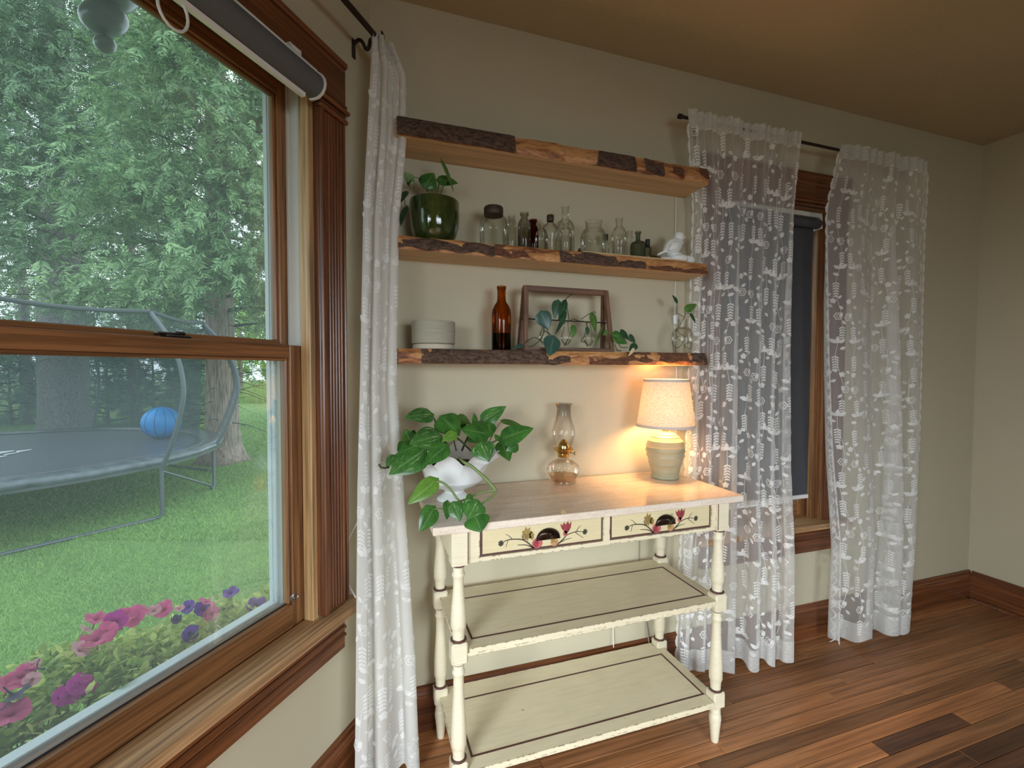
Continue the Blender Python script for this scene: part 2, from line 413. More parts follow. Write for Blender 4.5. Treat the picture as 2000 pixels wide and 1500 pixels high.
# ------------------------------------------------------------------ bay window (window_1), all in wall coordinates
win = thing('window_1', None, kind='structure', Mx=LM)
def wp(name, mb, mat, **k): return mb.build(name, mat, win, LM, **k)
b = MB(); b.box((.155, 0, .56), (.262, .020, 1.957), 0, .002)
for k, s in enumerate((.172, .184, .196, .208, .220)): b.box((s, .019, .565), (s+.007, .0235, 1.955), 0, .002)
b.box((.244, .019, .562), (.262, .030, 1.957), 0, .003).box((.155, .019, .565), (.164, .025, 1.956), 0, .003)
wp('casing', b, M_trim)
b = MB(); b.box((1.37, 0, .56), (1.477, .020, 1.957), 0, .002)
for s in (1.385, 1.40, 1.415, 1.43, 1.445): b.box((s, .019, .565), (s+.007, .0235, 1.955), 0, .002)
wp('casing', b, M_trim)
b = MB(); b.box((.150, 0, 2.0), (1.482, .022, 2.13), 0, .002)
b.box((.146, 0, 2.118), (1.486, .028, 2.135), 0, .003)
wp('head_casing', b, M_trimh)
b = MB()
for z, d in ((1.958, .030), (1.973, .024), (1.985, .034), (2.000, .028)): b.box((.142+.034-d, 0, z), (.2635, d, z+.0125), 0, .004).box((1.3685, 0, z), (1.49-.034+d, d, z+.0125), 0, .004)
wp('head_moulding', b, M_trimh)
b = MB(); b.box((.12, -.03, .528), (1.51, .056, .556), 0, .004)
wp('stool', b, M_sill)
b = MB(); b.box((.168, 0, .420), (1.46, .017, .528), 0, .002)
for z in (.500, .478, .455): b.box((.166, .015, z), (1.462, .0235, z+.012), 0, .004)
wp('apron', b, M_trimh)
b = MB(); b.box((.262, -T, .535), (.266, 0, 2.035)).box((1.366, -T, .535), (1.37, 0, 2.035)).box((.262, -T, 2.031), (1.37, 0, 2.035))
wp('jamb', b, M_oakv)
for s0, s1 in ((.262, .281), (1.351, 1.37)):
    wp('stop', MB().box((s0, -.030, .548), (s1, .002, 2.03), 0, .002), M_lite)
wp('stop', MB().box((.281, -.03, 2.012), (1.351, .0, 2.031), 0, .002), M_oakh)
for s0, s1 in ((.2655, .272), (1.36, 1.366)):
    b = MB(); b.box((s0, -.125, .56), (s1, -.03, 2.02)); b.box((s0, -.075, .56), (s1+.006, -.069, 2.02)); b.box((s0, -.112, .56), (s1+.004, -.108, 2.02))
    wp('jamb_liner', b, M_vinyl)
# upper sash sits further out, lower sash nearer the room
def sash(name, w0, w1, s0, s1, z0, z1, stile, rb, rtp):
    out = []
    b = MB(); b.box((s0, w0, z0), (s0+stile, w1, z1), 0, .002).box((s0+stile-.001, w0+.008, z0+rb), (s0+stile+.008, w1-.008, z1-rtp+.004), 0, .003)
    out.append(wp('stile', b, M_oakv))
    b = MB(); b.box((s1-stile, w0, z0), (s1, w1, z1), 0, .002); wp('stile', b, M_oakv)
    b = MB(); b.box((s0+stile, w0, z0), (s1-stile, w1, z0+rb), 0, .002)
    wp('bottom_rail', b, M_oakh)
    b = MB(); b.box((s0+stile, w0, z1-rtp), (s1-stile, w1, z1), 0, .002).box((s0+stile, w0+.008, z1-rtp-.008), (s1-stile, w1-.008, z1-rtp+.001), 0, .003)
    wp('top_rail', b, M_oakh)
    wm = (w0+w1)/2
    wp('pane', MB().add([(s0+stile-.004, wm, z0+rb-.004), (s1-stile+.004, wm, z0+rb-.004), (s1-stile+.004, wm, z1-rtp+.004), (s0+stile-.004, wm, z1-rtp+.004)], [(0, 1, 2, 3)]), M_pane, label='slightly hazy clear glass pane')
sash('upper', -.112, -.078, .272, 1.36, 1.285, 2.020, .029, .042, .036)
sash('lower', -.070, -.034, .272, 1.36, .548, 1.313, .042, .066, .034)
wp('parting_rail', MB().box((.29, -.078, 1.296), (1.342, -.069, 1.318)), M_oakh)
b = MB(); b.box((.575, -.062, 1.3135), (.625, -.040, 1.319), 0, .002).box((.583, -.058, 1.319), (.606, -.044, 1.327), 0, .003).box((.600, -.066, 1.318), (.637, -.050, 1.324), 0, .002)
wp('sash_lock', b, M_iron, label='dark metal sash lock')
b = MB()
for (a0, a1, c0, c1) in ((.2665, .279, .56, 2.03), (1.34, 1.36, .56, 2.03)): b.box((a0, -.155, c0), (a1, -.125, c1), 0, .002)
b.box((.27, -.155, .56), (1.36, -.125, .588), 0, .002).box((.27, -.155, 2.018), (1.36, -.125, 2.032), 0, .002)
b.box((.279, -.150, .588), (.282, -.138, 2.02)).box((.279, -.152, 1.285), (1.34, -.13, 1.30))
wp('outer_frame', b, M_alu, label='white aluminium outer frame')
b = MB()
b.box((.312, -.0535, .6140), (1.32, -.0515, .6175)); wp('gasket', b, M_blk0, label='thin black glazing gasket')
b = MB(); b.lathe([(.009, 0), (.009, .012), (.006, .016)], 12, (.318, -.034, .635), axis=(0, 1, 0)); wp('corner_clip', b, glassy('clear_plastic', (.9, .93, .95), (.6, .65, .7)), smooth=True)
wp('sloped_sill', MB().box((.262, -T-.02, .50), (1.37, -.03, .548), 0, .003), M_oakh)

# roller shade cassette on the head casing
rs = thing('roller_shade', None, 'rolled up grey roller shade in white cassette above the large window', 'shade', Mx=LM @ Matrix.Translation((.29, .03, 1.945)))
def arcprof(rad0, rad1):
    pts = []
    for k in range(9):
        a = PI/2-PI*k/8*1.02; pts.append((.046+rad0*math.cos(a)*1.05, 1.978+rad0*math.sin(a)))
    return pts
prof = [(.034, 2.008)]+arcprof(.030, 0)+[(.034, 1.948)]
MB().prism(prof, lambda q, z: (.306, q, z), lambda q, z: (1.40, q, z)).build('fabric_roll', M_grey, rs, LM, smooth='auto')
MB().prism([(.0285, 2.020), (.056, 2.016), (.058, 2.004), (.046, 2.0075), (.0285, 2.008)], lambda q, z: (.304, q, z), lambda q, z: (1.40, q, z)).build('top_rail', M_white, rs, LM)
MB().prism([(.0285, 1.938), (.040, 1.938), (.042, 1.947), (.0285, 1.949)], lambda q, z: (.330, q, z), lambda q, z: (1.40, q, z)).build('bottom_rail', M_white, rs, LM)
pr2 = [(.030, 2.016)]+[(.046+.035*math.cos(PI/2-PI*k/8), 1.979+.035*math.sin(PI/2-PI*k/8)) for k in range(9)]+[(.030, 1.946)]
MB().prism(pr2, lambda q, z: (.300, q, z), lambda q, z: (.306, q, z)).build('end_cap', M_white, rs, LM)
MB().box((.352, .0285, 2.0195), (.388, .050, 2.024), 0, .001).box((.352, .046, 2.0195), (.388, .050, 2.034), 0, .001).box((.352, .034, 2.020), (.357, .050, 2.034)).box((.383, .034, 2.020), (.388, .05, 2.034)).build('mounting_clip', M_white, rs, LM)
ring = [(.655+.028*math.cos(2*PI*k/20), .035, 1.915+.034*math.sin(2*PI*k/20)) for k in range(21)]
MB().tube(ring, .0028, 6, cap=False).build('pull_ring', M_white, rs, LM, smooth=True)

# ------------------------------------------------------------------ back window (window_2) with its lowered dark shade
w2 = thing('window_2', (1.74, BY, .4), kind='structure')
def w2p(name, mb, mat, **k): return mb.build(name, mat, w2, **k)
for x0, x1 in ((1.348, 1.43), (2.055, 2.165)):
    b = MB().box((x0, BY-.02, .546), (x1, BY, 1.985), 0, .002)
    for k in range(5): b.box((x0+.018+k*.015, BY-.0235, .55), (x0+.025+k*.015, BY-.019, 1.98), 0, .002)
    w2p('casing', b, M_trim)
b = MB().box((1.34, BY-.022, 1.995), (2.18, BY, 2.130), 0, .002).box((1.335, BY-.028, 2.118), (2.185, BY, 2.137), 0, .003)
for z, d in ((1.985, .028), (2.0, .033), (2.014, .026)): b.box((1.335, BY-d, z), (2.185, BY, z+.0125), 0, .004)
w2p('head_casing', b, M_trimh)
w2p('stool', MB().box((1.32, BY-.058, .520), (2.20, BY+.06, .546), 0, .003), M_sill)
b = MB().box((1.355, BY-.018, .405), (2.155, BY, .520), 0, .002)
for z in (.49, .455): b.box((1.353, BY-.024, z), (2.157, BY-.015, z+.012), 0, .004)
w2p('apron', b, M_trimh)
for x0, x1 in ((1.43, 1.438), (2.047, 2.055)): w2p('jamb', MB().box((x0, BY, .546), (x1, BY+T, 1.985)), M_oakv)
w2p('head_jamb', MB().box((1.438, BY, 1.972), (2.047, BY+T, 1.985)), M_oakh)
for x0, x1 in ((1.438, 1.462), (2.022, 2.047)): w2p('stop', MB().box((x0, BY+.02, .546), (x1, BY+.045, 1.972), 0, .002), M_oakv)
for x0, x1 in ((1.445, 1.50), (1.985, 2.04)): w2p('stile', MB().box((x0, BY+.06, .556), (x1, BY+.095, 1.96), 0, .002), M_oakv)
w2p('bottom_rail', MB().box((1.50, BY+.06, .556), (1.985, BY+.095, .618), 0, .002), M_oakh)
w2p('top_rail', MB().box((1.50, BY+.06, 1.91), (1.985, BY+.095, 1.96), 0, .002), M_oakh)
w2p('pane', MB().add([(1.50, BY+.08, .616), (1.985, BY+.08, .616), (1.985, BY+.08, 1.912), (1.50, BY+.08, 1.912)], [(0, 1, 2, 3)]), M_pane)
w2p('sill_block', MB().box((1.438, BY+.06, .520), (2.047, BY+T+.02, .556), 0, .002), M_oakh)
r2 = thing('roller_shade', (1.68, BY+.04, 1.93), 'lowered charcoal roller shade in the narrow window behind the lace curtains', 'shade')
MB().tube([(1.472, BY+.012, 1.925), (2.014, BY+.012, 1.925)], .022, 16).build('roller', M_shade2, r2, smooth='auto')
MB().box((1.478, BY+.030, .655), (2.006, BY+.0312, 1.925)).build('fabric', M_shade2, r2)
MB().box((1.474, BY+.024, .643), (2.010, BY+.034, .662), 0, .003).build('hem_bar', M_white, r2, label='white hem bar')
MB().box((1.466, BY-.004, 1.950), (2.020, BY+.040, 1.970), 0, .002).build('head_rail', M_vinyl, r2)
for x in (1.466, 2.014): MB().box((x, BY-.006, 1.90), (x+.005, BY+.036, 1.955), 0, .001).build('bracket', M_white, r2)

# ------------------------------------------------------------------ curtain rods
rd = thing('curtain_rod', Lw(.08, .09, 2.215), 'dark bronze curtain rod on scrolled bracket over the large window', 'curtain rod')
MB().tube([Lw(.075, .09, 2.232), Lw(1.62, .09, 2.232)], .0085, 12).build('rod', M_iron, rd, smooth='auto')
b = MB(); b.box((.078, .001, 2.195), (.094, .004, 2.252), 0, .001)
b.build('wall_plate', M_iron, rd, LM)
b = MB(); pts = spline([(.086, .003, 2.240), (.086, .022, 2.246), (.086, .034, 2.236), (.086, .046, 2.214), (.086, .056, 2.216), (.086, .062, 2.236), (.086, .072, 2.238), (.086, .080, 2.222), (.086, .090, 2.218), (.086, .102, 2.224), (.086, .105, 2.240), (.086, .100, 2.256)], 5)
b.tube(pts, [.0055]*(len(pts)-6)+[.005, .0045, .004, .003, .002, .001], 8); b.build('scroll_bracket', M_iron, rd, LM, smooth=True)
rb = thing('curtain_rod', (1.17, 1.49, 2.225), 'thin dark curtain rod above the narrow window on the back wall', 'curtain rod')
MB().tube([(1.178, 1.49, 2.222), (2.57, 1.49, 2.222)], .0062, 12).build('rod', M_iron, rb, smooth='auto')
MB().lathe([(.0075, -.002), (.0095, .0), (.0095, .013), (.007, .016)], 16, (1.163, 1.49, 2.222), axis=(1, 0, 0)).build('end_cap', M_iron, rb, smooth='auto')
for x in (1.30, 2.50):
    MB().box((x-.006, 1.495, 2.218), (x+.006, BY, 2.224), 0, .001).box((x-.008, BY-.004, 2.195), (x+.008, BY, 2.245), 0, .001).build('bracket', M_iron, rb)

# ------------------------------------------------------------------ lace curtains: a pleated net, embroidered motifs as thin geometry on it
class Curtain:
    def __init__(s, ztop, keys, nf, amp, W, ph=0., seed=1):
        # keys: list of (z, xa, ya, xb, yb, zbottom-shift) plan line of the cloth at heights
        s.keys = sorted(keys, key=lambda k: -k[0]); s.nf = nf; s.amp = amp; s.W = W; s.zt = ztop; s.ph = ph
        s.r = np.random.default_rng(seed); s.a2 = s.r.uniform(-.5, .5, 4)
    def line(s, z):
        K = s.keys; Z = [k[0] for k in K][::-1]
        return [np.interp(z, Z, [k[i] for k in K][::-1]) for i in range(1, 5)]
    def P(s, u, z, off=0.):
        xa, ya, xb, yb = s.line(z); uu = min(max(u, 0), 1)
        d = np.array([xb-xa, yb-ya]); L = np.linalg.norm(d); d = d/L; n = np.array([d[1], -d[0]])
        t = (s.zt-z)/s.zt
        amp = np.interp(t, [0, .05, .3, 1], [s.amp[0], s.amp[0], s.amp[1], s.amp[2]])
        f = s.nf*(uu+.05*math.sin(2*PI*uu*1.3+s.a2[0]*4)+.012*t*math.sin(5*uu+3))
        ph = 2*PI*f+s.ph
        w_ = .8+.35*math.sin(2*PI*uu*1.7+s.a2[1]*6)
        # gathers at the heading: finer ripple that fades out below
        g = max(0., 1-t/.16); rip = .006*g*math.sin(2*PI*s.nf*3.3*uu+1.)
        o = amp*w_*math.sin(ph)+rip; lat = -amp*.38*w_*math.sin(2*ph)
        do = amp*w_*math.cos(ph)*2*PI*s.nf/L
        edge = u-uu
        p = np.array([xa, ya])+d*(uu*L+lat+edge*L*.8)+n*(o+off)
        return np.array([p[0], p[1], z+.0035*math.sin(2*PI*s.nf*uu+2)*t*4])
    def build(s, o, zb, mots=True, zhead=.022, scal=(True, True), net=M_net, dz=.03):
        nu = int(s.nf*30); zs = np.arange(s.zt+zhead, zb, -dz); zs = list(zs)+[zb]
        V = []; F = []
        for z in zs:
            for i in range(nu+1): V.append(s.P(i/nu, z))
        for j in range(len(zs)-1):
            for i in range(nu): F.append((j*(nu+1)+i, j*(nu+1)+i+1, (j+1)*(nu+1)+i+1, (j+1)*(nu+1)+i))
        b = MB(); b.add(V, F); b.build('net_cloth', net, o, smooth=True)
        # hem band
        b = MB(); V = []; F = []
        for z in (zb+.085, zb+.057, zb+.028, zb-.001):
            for i in range(nu+1): V.append(s.P(i/nu, z, .0012))
        for j in range(3):
            for i in range(nu): F.append((j*(nu+1)+i, j*(nu+1)+i+1, (j+1)*(nu+1)+i+1, (j+1)*(nu+1)+i))
        b.add(V, F); b.build('hem', M_hem, o, smooth=True); b = MB(); V = []; F = []
        for z in (s.zt+zhead, s.zt+.008, s.zt-.02, s.zt-.04):
            for i in range(nu+1): V.append(s.P(i/nu, z, .0012))
        for j in range(3):
            for i in range(nu): F.append((j*(nu+1)+i, j*(nu+1)+i+1, (j+1)*(nu+1)+i+1, (j+1)*(nu+1)+i))
        b.add(V, F); b.build('rod_pocket', M_hem, o, smooth=True)
        if not mots: return
        W = s.W; b = MB(); r = random.Random(5)
        def quad(pts):
            b.add([s.P(x/W, z, .0015) for x, z in pts], [tuple(range(len(pts)))])
        def lf(x, z, ang, L, w):
            c, q = math.cos(ang), math.sin(ang); L *= 1.08; w *= 1.08
            pr = [(0, 0), (.3, .42), (.6, .5), (.85, .25), (1, 0), (.85, -.25), (.6, -.5), (.3, -.42)]
            quad([(x+(a*L)*c-(e_*w)*q, z+(a*L)*q+(e_*w)*c) for a, e_ in pr])
        def seg(p, q, w):
            dx, dz_ = q[0]-p[0], q[1]-p[1]; l = math.hypot(dx, dz_)+1e-9; nx, nz_ = -dz_/l*w/2, dx/l*w/2
            quad([(p[0]+nx, p[1]+nz_), (p[0]-nx, p[1]-nz_), (q[0]-nx, q[1]-nz_), (q[0]+nx, q[1]+nz_)])
        def rose(x, z, R):
            for (r0, r1, n_, k) in ((.78, 1.0, 20, .12), (.36, .52, 10, .15)):
                for i in range(n_):
                    a0, a1 = 2*PI*i/n_, 2*PI*(i+1)/n_
                    m0 = 1+k*math.cos(a0*6); m1 = 1+k*math.cos(a1*6)
                    quad([(x+R*r0*m0*math.cos(a0), z+R*r0*m0*math.sin(a0)), (x+R*r1*m0*math.cos(a0), z+R*r1*m0*math.sin(a0)),
                          (x+R*r1*m1*math.cos(a1), z+R*r1*m1*math.sin(a1)), (x+R*r0*m1*math.cos(a1), z+R*r0*m1*math.sin(a1))])
        z1 = s.zt-.03; z0 = zb+.07; nc = max(2, int(round(W/.062)))
        for c in range(nc):
            x0 = (c+.5)*W/nc; z = z1-(c % 3)*.075; k = c
            prev = None
            while z > z0:
                xx = x0+.014*math.sin(z*21+c*2)
                if prev: seg(prev, (xx, z), .0016)
                prev = (xx, z)
                ty = k % 5; sg = 1 if k % 2 else -1
                if ty == 0:
                    rose(xx+sg*.010, z-.024, .0165); lf(xx-sg*.008, z-.008, PI/2-sg*2.6, .024, .013); lf(xx-sg*.006, z-.045, -PI/2-sg*.7, .022, .012)
                elif ty in (1, 3):
                    for q in range(6):
                        zz = z-.006-q*.0115
                        lf(xx, zz, -PI/2+.95, .0165-.001*q, .006); lf(xx, zz, -PI/2-.95, .0165-.001*q, .006)
                    seg((xx, z), (xx, z-.072), .0018)
                elif ty == 2:
                    lf(xx, z-.012, PI/2-sg*1.15, .036, .017); lf(xx, z-.012, PI/2+sg*1.1, .030, .015); lf(xx, z-.014, PI/2-sg*.1, .030, .014)
                    lf(xx-sg*.004, z-.040, PI/2+sg*1.3, .026, .014)
                else:
                    for q in range(5):
                        a = q*2*PI/5+.3; lf(xx-sg*.012, z-.022, a, .0125, .010)
                    lf(xx+sg*.01, z-.045, -PI/2+sg*.9, .022, .012); lf(xx+sg*.006, z-.012, PI/2-sg*.9, .02, .011)
                z -= .066; k += 1
        for e, on in ((0, scal[0]), (1, scal[1])):          # scalloped borders
            if not on: continue
            sg = -1 if e == 0 else 1; x0 = 0 if e == 0 else W
            z = s.zt-.03; k = 0
            while z > zb+.01:
                h = .052
                n_ = 8; pts = [(x0, z)]+[(x0+sg*(.005+.013*math.sin(PI*i/n_)+.0045*abs(math.sin(PI*i/n_*3))), z-h*i/n_) for i in range(n_+1)]+[(x0, z-h)]
                quad(pts)
                for i in range(n_):
                    f1 = lambda t: x0-sg*(.022-.013*math.sin(PI*(t)))
                    seg((f1(i/n_), z-h*i/n_), (f1((i+1)/n_), z-h*(i+1)/n_), (.0030))
                z -= h; k += 1
        b.build('lace_motif', M_lace, o, kind='stuff')

def pxy(s, w): p = Lw(s, w, 0); return p[0], p[1]
cA = Curtain(2.215, [(2.25, *pxy(.115, .088), .085, 1.478), (2.15, *pxy(.118, .085), .140, 1.468), (1.95, *pxy(.140, .088), .138, 1.452), (1.7, *pxy(.165, .09), .108, 1.445), (1.2, *pxy(.19, .092), .094, 1.436), (.9, *pxy(.205, .092), .115, 1.44), (.4, *pxy(.22, .094), .148, 1.428), (0, *pxy(.232, .095), .163, 1.420)],
             2.5, (.012, .017, .026), .36, ph=1.0, seed=3)
c1 = thing('lace_curtain', (.03, 1.40, .02), 'bunched white lace curtain hanging in the corner between large window and shelves', 'curtain')
cA.build(c1, .018, scal=(False, True), net=M_net2)
cB = Curtain(2.222, [(2.26, 1.180, 1.468, 1.772, 1.468), (1.9, 1.268, 1.525, 1.748, 1.480), (1.5, 1.268, 1.533, 1.738, 1.482), (1.25, 1.264, 1.532, 1.735, 1.478), (.84, 1.240, 1.515, 1.735, 1.468), (.45, 1.215, 1.51, 1.75, 1.452), (0, 1.195, 1.50, 1.722, 1.425)],
             5.3, (.010, .024, .038), .80, ph=.6, seed=8)
c2 = thing('lace_curtain', (1.46, 1.46, .02), 'wide white lace curtain beside the shelf ends and console table', 'curtain', 'lace curtains on the back rod')
cB.build(c2, .022)
cC = Curtain(2.222, [(2.26, 1.990, 1.466, 2.560, 1.466), (1.95, 1.940, 1.486, 2.600, 1.49), (1.3, 1.962, 1.474, 2.618, 1.486), (.88, 1.985, 1.464, 2.620, 1.482), (.45, 2.035, 1.452, 2.575, 1.472), (0, 2.025, 1.44, 2.50, 1.455)],
             3.3, (.010, .034, .060), .76, ph=2.2, seed=21)
c3 = thing('lace_curtain', (2.27, 1.46, .02), 'white lace curtain nearest the right corner, hanging free above the floor', 'curtain', 'lace curtains on the back rod')
cC.build(c3, .025)
MB().tube(spline([(2.566, 1.488, 2.222), (2.574, 1.480, 2.17), (2.590, 1.478, 2.10)], 5), .0018, 6).build('tie_string', M_lace, c3)
b = MB(); b.tube(spline([Lw(.146, .004, .70), Lw(.138, .012, .74), Lw(.115, .03, .79)], 5), .0016, 6)
b.build('cord', M_lace, origin=Lw(.146, .004, .70), label='upper white cord end caught between window casing and curtain', cat='cord')
b = MB(); b.tube(spline([Lw(.150, .004, .66), Lw(.148, .014, .605), Lw(.140, .034, .5585)], 5), [.0016]*9+[.0026]*2, 6)
b.build('cord', M_lace, origin=Lw(.140, .034, .558), label='thin white cord end standing on the window sill tip', cat='cord')

# ------------------------------------------------------------------ live-edge shelves
M_pine = wood('shelf_pine', (.56, .35, .16), (.74, .51, .27), 0, .6, .5, streak=.22)
def edgemat():
    m, t, b, o = newmat('stripped_live_edge'); v = coords(t, 'Object', (6, 20, 26))
    f = noise(t, v, 1.6, 6, .65, .8); f2 = noise(t, coords(t, 'Object', (30, 60, 120)), 2, 4, .6)
    c = ramp(t, [(.33, (.13, .045, .02)), (.43, (.34, .13, .045)), (.53, (.55, .27, .10)), (.75, (.68, .38, .16))], f)
    c = mixc(t, 1.0, c, ramp(t, [(.3, (.7, .65, .6)), (.6, (1, 1, 1))], f2), 'MULTIPLY')
    t.links.new(c, b.inputs['Base Color']); b.inputs['Roughness'].default_value = .5; bump(t, b, f2, .4, .004); return m
M_edge = edgemat()
def barkmat(name, a, c_, br=.7):
    m, t, b, o = newmat(name); f = noise(t, coords(t, 'Object', (40, 60, 110)), 1.4, 6, .65, .6)
    t.links.new(ramp(t, [(.35, a), (.62, c_)], f), b.inputs['Base Color']); b.inputs['Roughness'].default_value = .85; bump(t, b, f, br, .008); return m
M_bark = barkmat('rough_bark', (.022, .012, .008), (.15, .085, .055))
M_bark2 = barkmat('inner_bark', (.05, .018, .009), (.20, .080, .035), .5)
SHX0, SHX1, SHF = .108, 1.250, 1.420
def shelf(z0, z1, label, patches, topback=.012):
    o = thing('live_edge_shelf', (.68, BY, z0), label, 'shelf', 'live edge shelves on the back wall')
    b = MB(); n = 60; V = []; F = []
    for i in range(n+1):
        x = SHX0+(SHX1-SHX0)*i/n
        j = .0025*math.sin(x*31+z0*9)+.002*math.sin(x*77+1)
        V += [(x, BY, z0), (x, SHF+.004+j, z0), (x, SHF+j*.8, z0+.3*(z1-z0)), (x, SHF+topback*.4+j, z0+.75*(z1-z0)), (x, SHF+topback+j, z1), (x, BY, z1)]
    for i in range(n):
        for k in range(6): F.append((i*6+k, i*6+(k+1) % 6, (i+1)*6+(k+1) % 6, (i+1)*6+k))
    F2 = [f for q, f in enumerate(F) if q % 6 in (1, 2, 3)]; F1 = [f for q, f in enumerate(F) if q % 6 not in (1, 2, 3)]
    b.add(V, F1+[list(range(6)), [n*6+k for k in range(6)][::-1]], 0); b.F += [list(f) for f in F2]; b.MI += [1]*len(F2)
    b.build('board', [M_pine, M_edge], o)
    for (x0, x1, dep, mat, lo, hi) in patches:
        nx = max(6, int((x1-x0)/.006)); nz_ = 10; V = []; F = []
        ph = x0*50
        for i in range(nx+1):
            x = x0+(x1-x0)*i/nx; e_ = min(1, min(i, nx-i)/4+.25)
            for k in range(nz_+1):
                tz = k/nz_; zl = z0+(z1-z0)*(lo+.10*math.sin(x*61+ph)*(lo > .02)); zh = z0+(z1-z0)*(hi+.02+.10*math.sin(x*43+ph)*(hi < .98))
                z = zl+(zh-zl)*tz
                rel = (z-z0)/(z1-z0)
                yb = SHF+topback*max(0, rel-.3)/.7
                r_ = .45*math.sin(x*130+z*190)+.3*math.sin(x*310+z*60+2)+.3*math.sin(z*420+x*40)+.25*nrg.uniform(-1, 1)
                d = dep*e_*min(1, min(k, nz_-k)/2+.15)*(1+.6*r_)
                xj = x+.0022*math.sin(k*2.3+ph)*(i in (0, nx))
                V.append((xj, yb-.0015-d, z))
        m_ = nz_+1
        for i in range(nx):
            for k in range(nz_): F.append((i*m_+k, (i+1)*m_+k, (i+1)*m_+k+1, i*m_+k+1))
        MB().add(V, F).build('bark', mat, o, smooth=True)
    return o
lx = lambda f: SHX0+(SHX1-SHX0)*f
shelf(1.950, 2.008, 'top live-edge wood shelf with thick dark bark at its left end', [(lx(-.002), lx(.325), .012, M_bark, 0, 1.0), (lx(.585), lx(.722), .009, M_bark, .02, 1.0), (lx(.755), lx(.825), .008, M_bark, .06, .97), (lx(.955), lx(1.0), .005, M_bark2, .35, 1.0), (lx(.86), lx(.90), .002, M_bark2, .15, .7), (lx(.45), lx(.48), .006, M_edge, .2, .7)])
shelf(1.612, 1.655, 'middle live-edge wood shelf carrying the glass bottles and green pot', [(lx(0), lx(.265), .004, M_bark, .10, .86), (lx(.265), lx(.37), .002, M_bark2, .05, .9), (lx(.465), lx(.66), .005, M_bark, .0, .92), (lx(.66), lx(.76), .003, M_bark, .02, .62), (lx(.77), lx(.9), .002, M_bark2, .02, .35), (lx(.90), lx(1.0), .002, M_bark2, .02, .30)])
shelf(1.267, 1.313, 'lowest live-edge wood shelf with the amber bottle and small wooden frame', [(lx(.06), lx(.43), .006, M_bark, 0, 1.0), (lx(.43), lx(.50), .003, M_bark, .05, .55), (lx(.565), lx(.70), .002, M_bark2, .0, .55), (lx(.70), lx(.945), .0018, M_bark2, .25, 1.0), (lx(.938), lx(1.002), .010, M_bark, .02, 1.0)])

# ------------------------------------------------------------------ bottles and jars on the middle shelf
Z1 = 1.6555
G_clear = glassy('clear_old_glass', (.95, .955, .93), (.62, .62, .56), blend=.40)
G_smoke = glassy('smoky_glass', (.66, .66, .60), (.25, .25, .20), blend=.42)
G_green = glassy('greenish_glass', (.50, .55, .48), (.16, .19, .15), blend=.42)
G_brown = glassy('red_brown_glass', (.24, .05, .03), (.06, .012, .008), blend=.4)
G_amber = glassy('amber_glass', (.58, .24, .05), (.16, .045, .012), blend=.42)
M_cap = plain('dark_rusty_lid', (.05, .026, .018), .55, .3, var=.4, vs=120)
M_blk = plain('black_cap', (.014, .014, .016), .4)
BG = 'old glass bottles on the middle shelf'
def bottle(name, x, y, prof, glass, label, cat='bottle', cap=None, capmat=None, n=28, rf=None, z=Z1, group=BG):
    o = thing(name, (x, y, z), label, cat, group)
    pr = [(r, z+h) for r, h in prof]
    MB().lathe([(.0005, pr[0][1]+.0)]+pr, n, (x, y, 0), cap0=False, cap1=False, rf=rf).build('glass_body', glass, o, smooth='auto')
    if cap: MB().lathe([(r, z+h) for r, h in cap], n, (x, y, 0)).build('cap', capmat or M_cap, o, smooth='auto')
    return o
def bp(rb, hs, rn, hn, lip=1.12, base=.9):
    # body radius, shoulder height, neck radius, total height
    k = min(.035, (hn-hs)*.6)
    return [(rb*base, 0), (rb, .004), (rb, hs)]+[(rn+(rb-rn)*math.cos(PI/2*t), hs+k*math.sin(PI/2*t)) for t in (.25, .5, .75, .92)]+[(rn, hs+k+.004), (rn, hn-.010), (rn*lip, hn-.009), (rn*lip, hn-.001), (rn*.92, hn)]
bottle('glass_jar', .425, 1.487, [(.040, 0), (.0465, .006), (.047, .078), (.044, .094), (.036, .106), (.030, .110), (.030, .122)], G_clear, 'large clear jar with dark lid, first from the left in the bottle row', 'jar',
       [(.031, .108), (.0325, .110), (.0325, .133), (.030, .137)], M_cap)
bottle('glass_bottle', .490, 1.490, bp(.0155, .078, .0112, .118, 1.08), G_clear, 'slim clear bottle just right of the large lidded jar')
bottle('glass_bottle', .532, 1.480, bp(.0222, .074, .0115, .128, 1.28), G_smoke, 'clear bottle with flared lip between slim bottle and red-brown bottle')
bottle('glass_bottle', .574, 1.505, bp(.0185, .066, .0105, .117, 1.3), G_brown, 'small red-brown bottle behind a little clear domed bottle')
bottle('glass_bottle', .588, 1.462, [(.019, 0), (.0225, .004), (.0225, .042), (.020, .058), (.0135, .070), (.009, .074), (.0088, .083), (.0105, .084), (.0105, .090)], G_clear, 'short clear domed bottle in front of the red-brown one')
bottle('glass_bottle', .632, 1.490, [(.020, 0), (.0225, .004), (.022, .040), (.0275, .062), (.0285, .075), (.026, .090), (.018, .102), (.011, .108), (.0105, .122)], G_clear, 'round-shouldered clear bottle with dark stopper, left of the tall bottle', cap=[(.0115, .112), (.0125, .114), (.0125, .132), (.011, .134)], capmat=M_cap)
bottle('glass_bottle', .690, 1.492, bp(.0335, .088, .0125, .172, 1.15), G_clear, 'tallest clear bottle with long neck in the middle of the row')
bottle('glass_bottle', .672, 1.448, bp(.021, .062, .009, .098, 1.2), G_clear, 'short clear bottle standing in front of the tallest bottle')
o = thing('bottle_stopper', (.728, 1.452, Z1), 'tiny dark stopper lying at the shelf edge beside the wide-mouth jar', 'stopper')
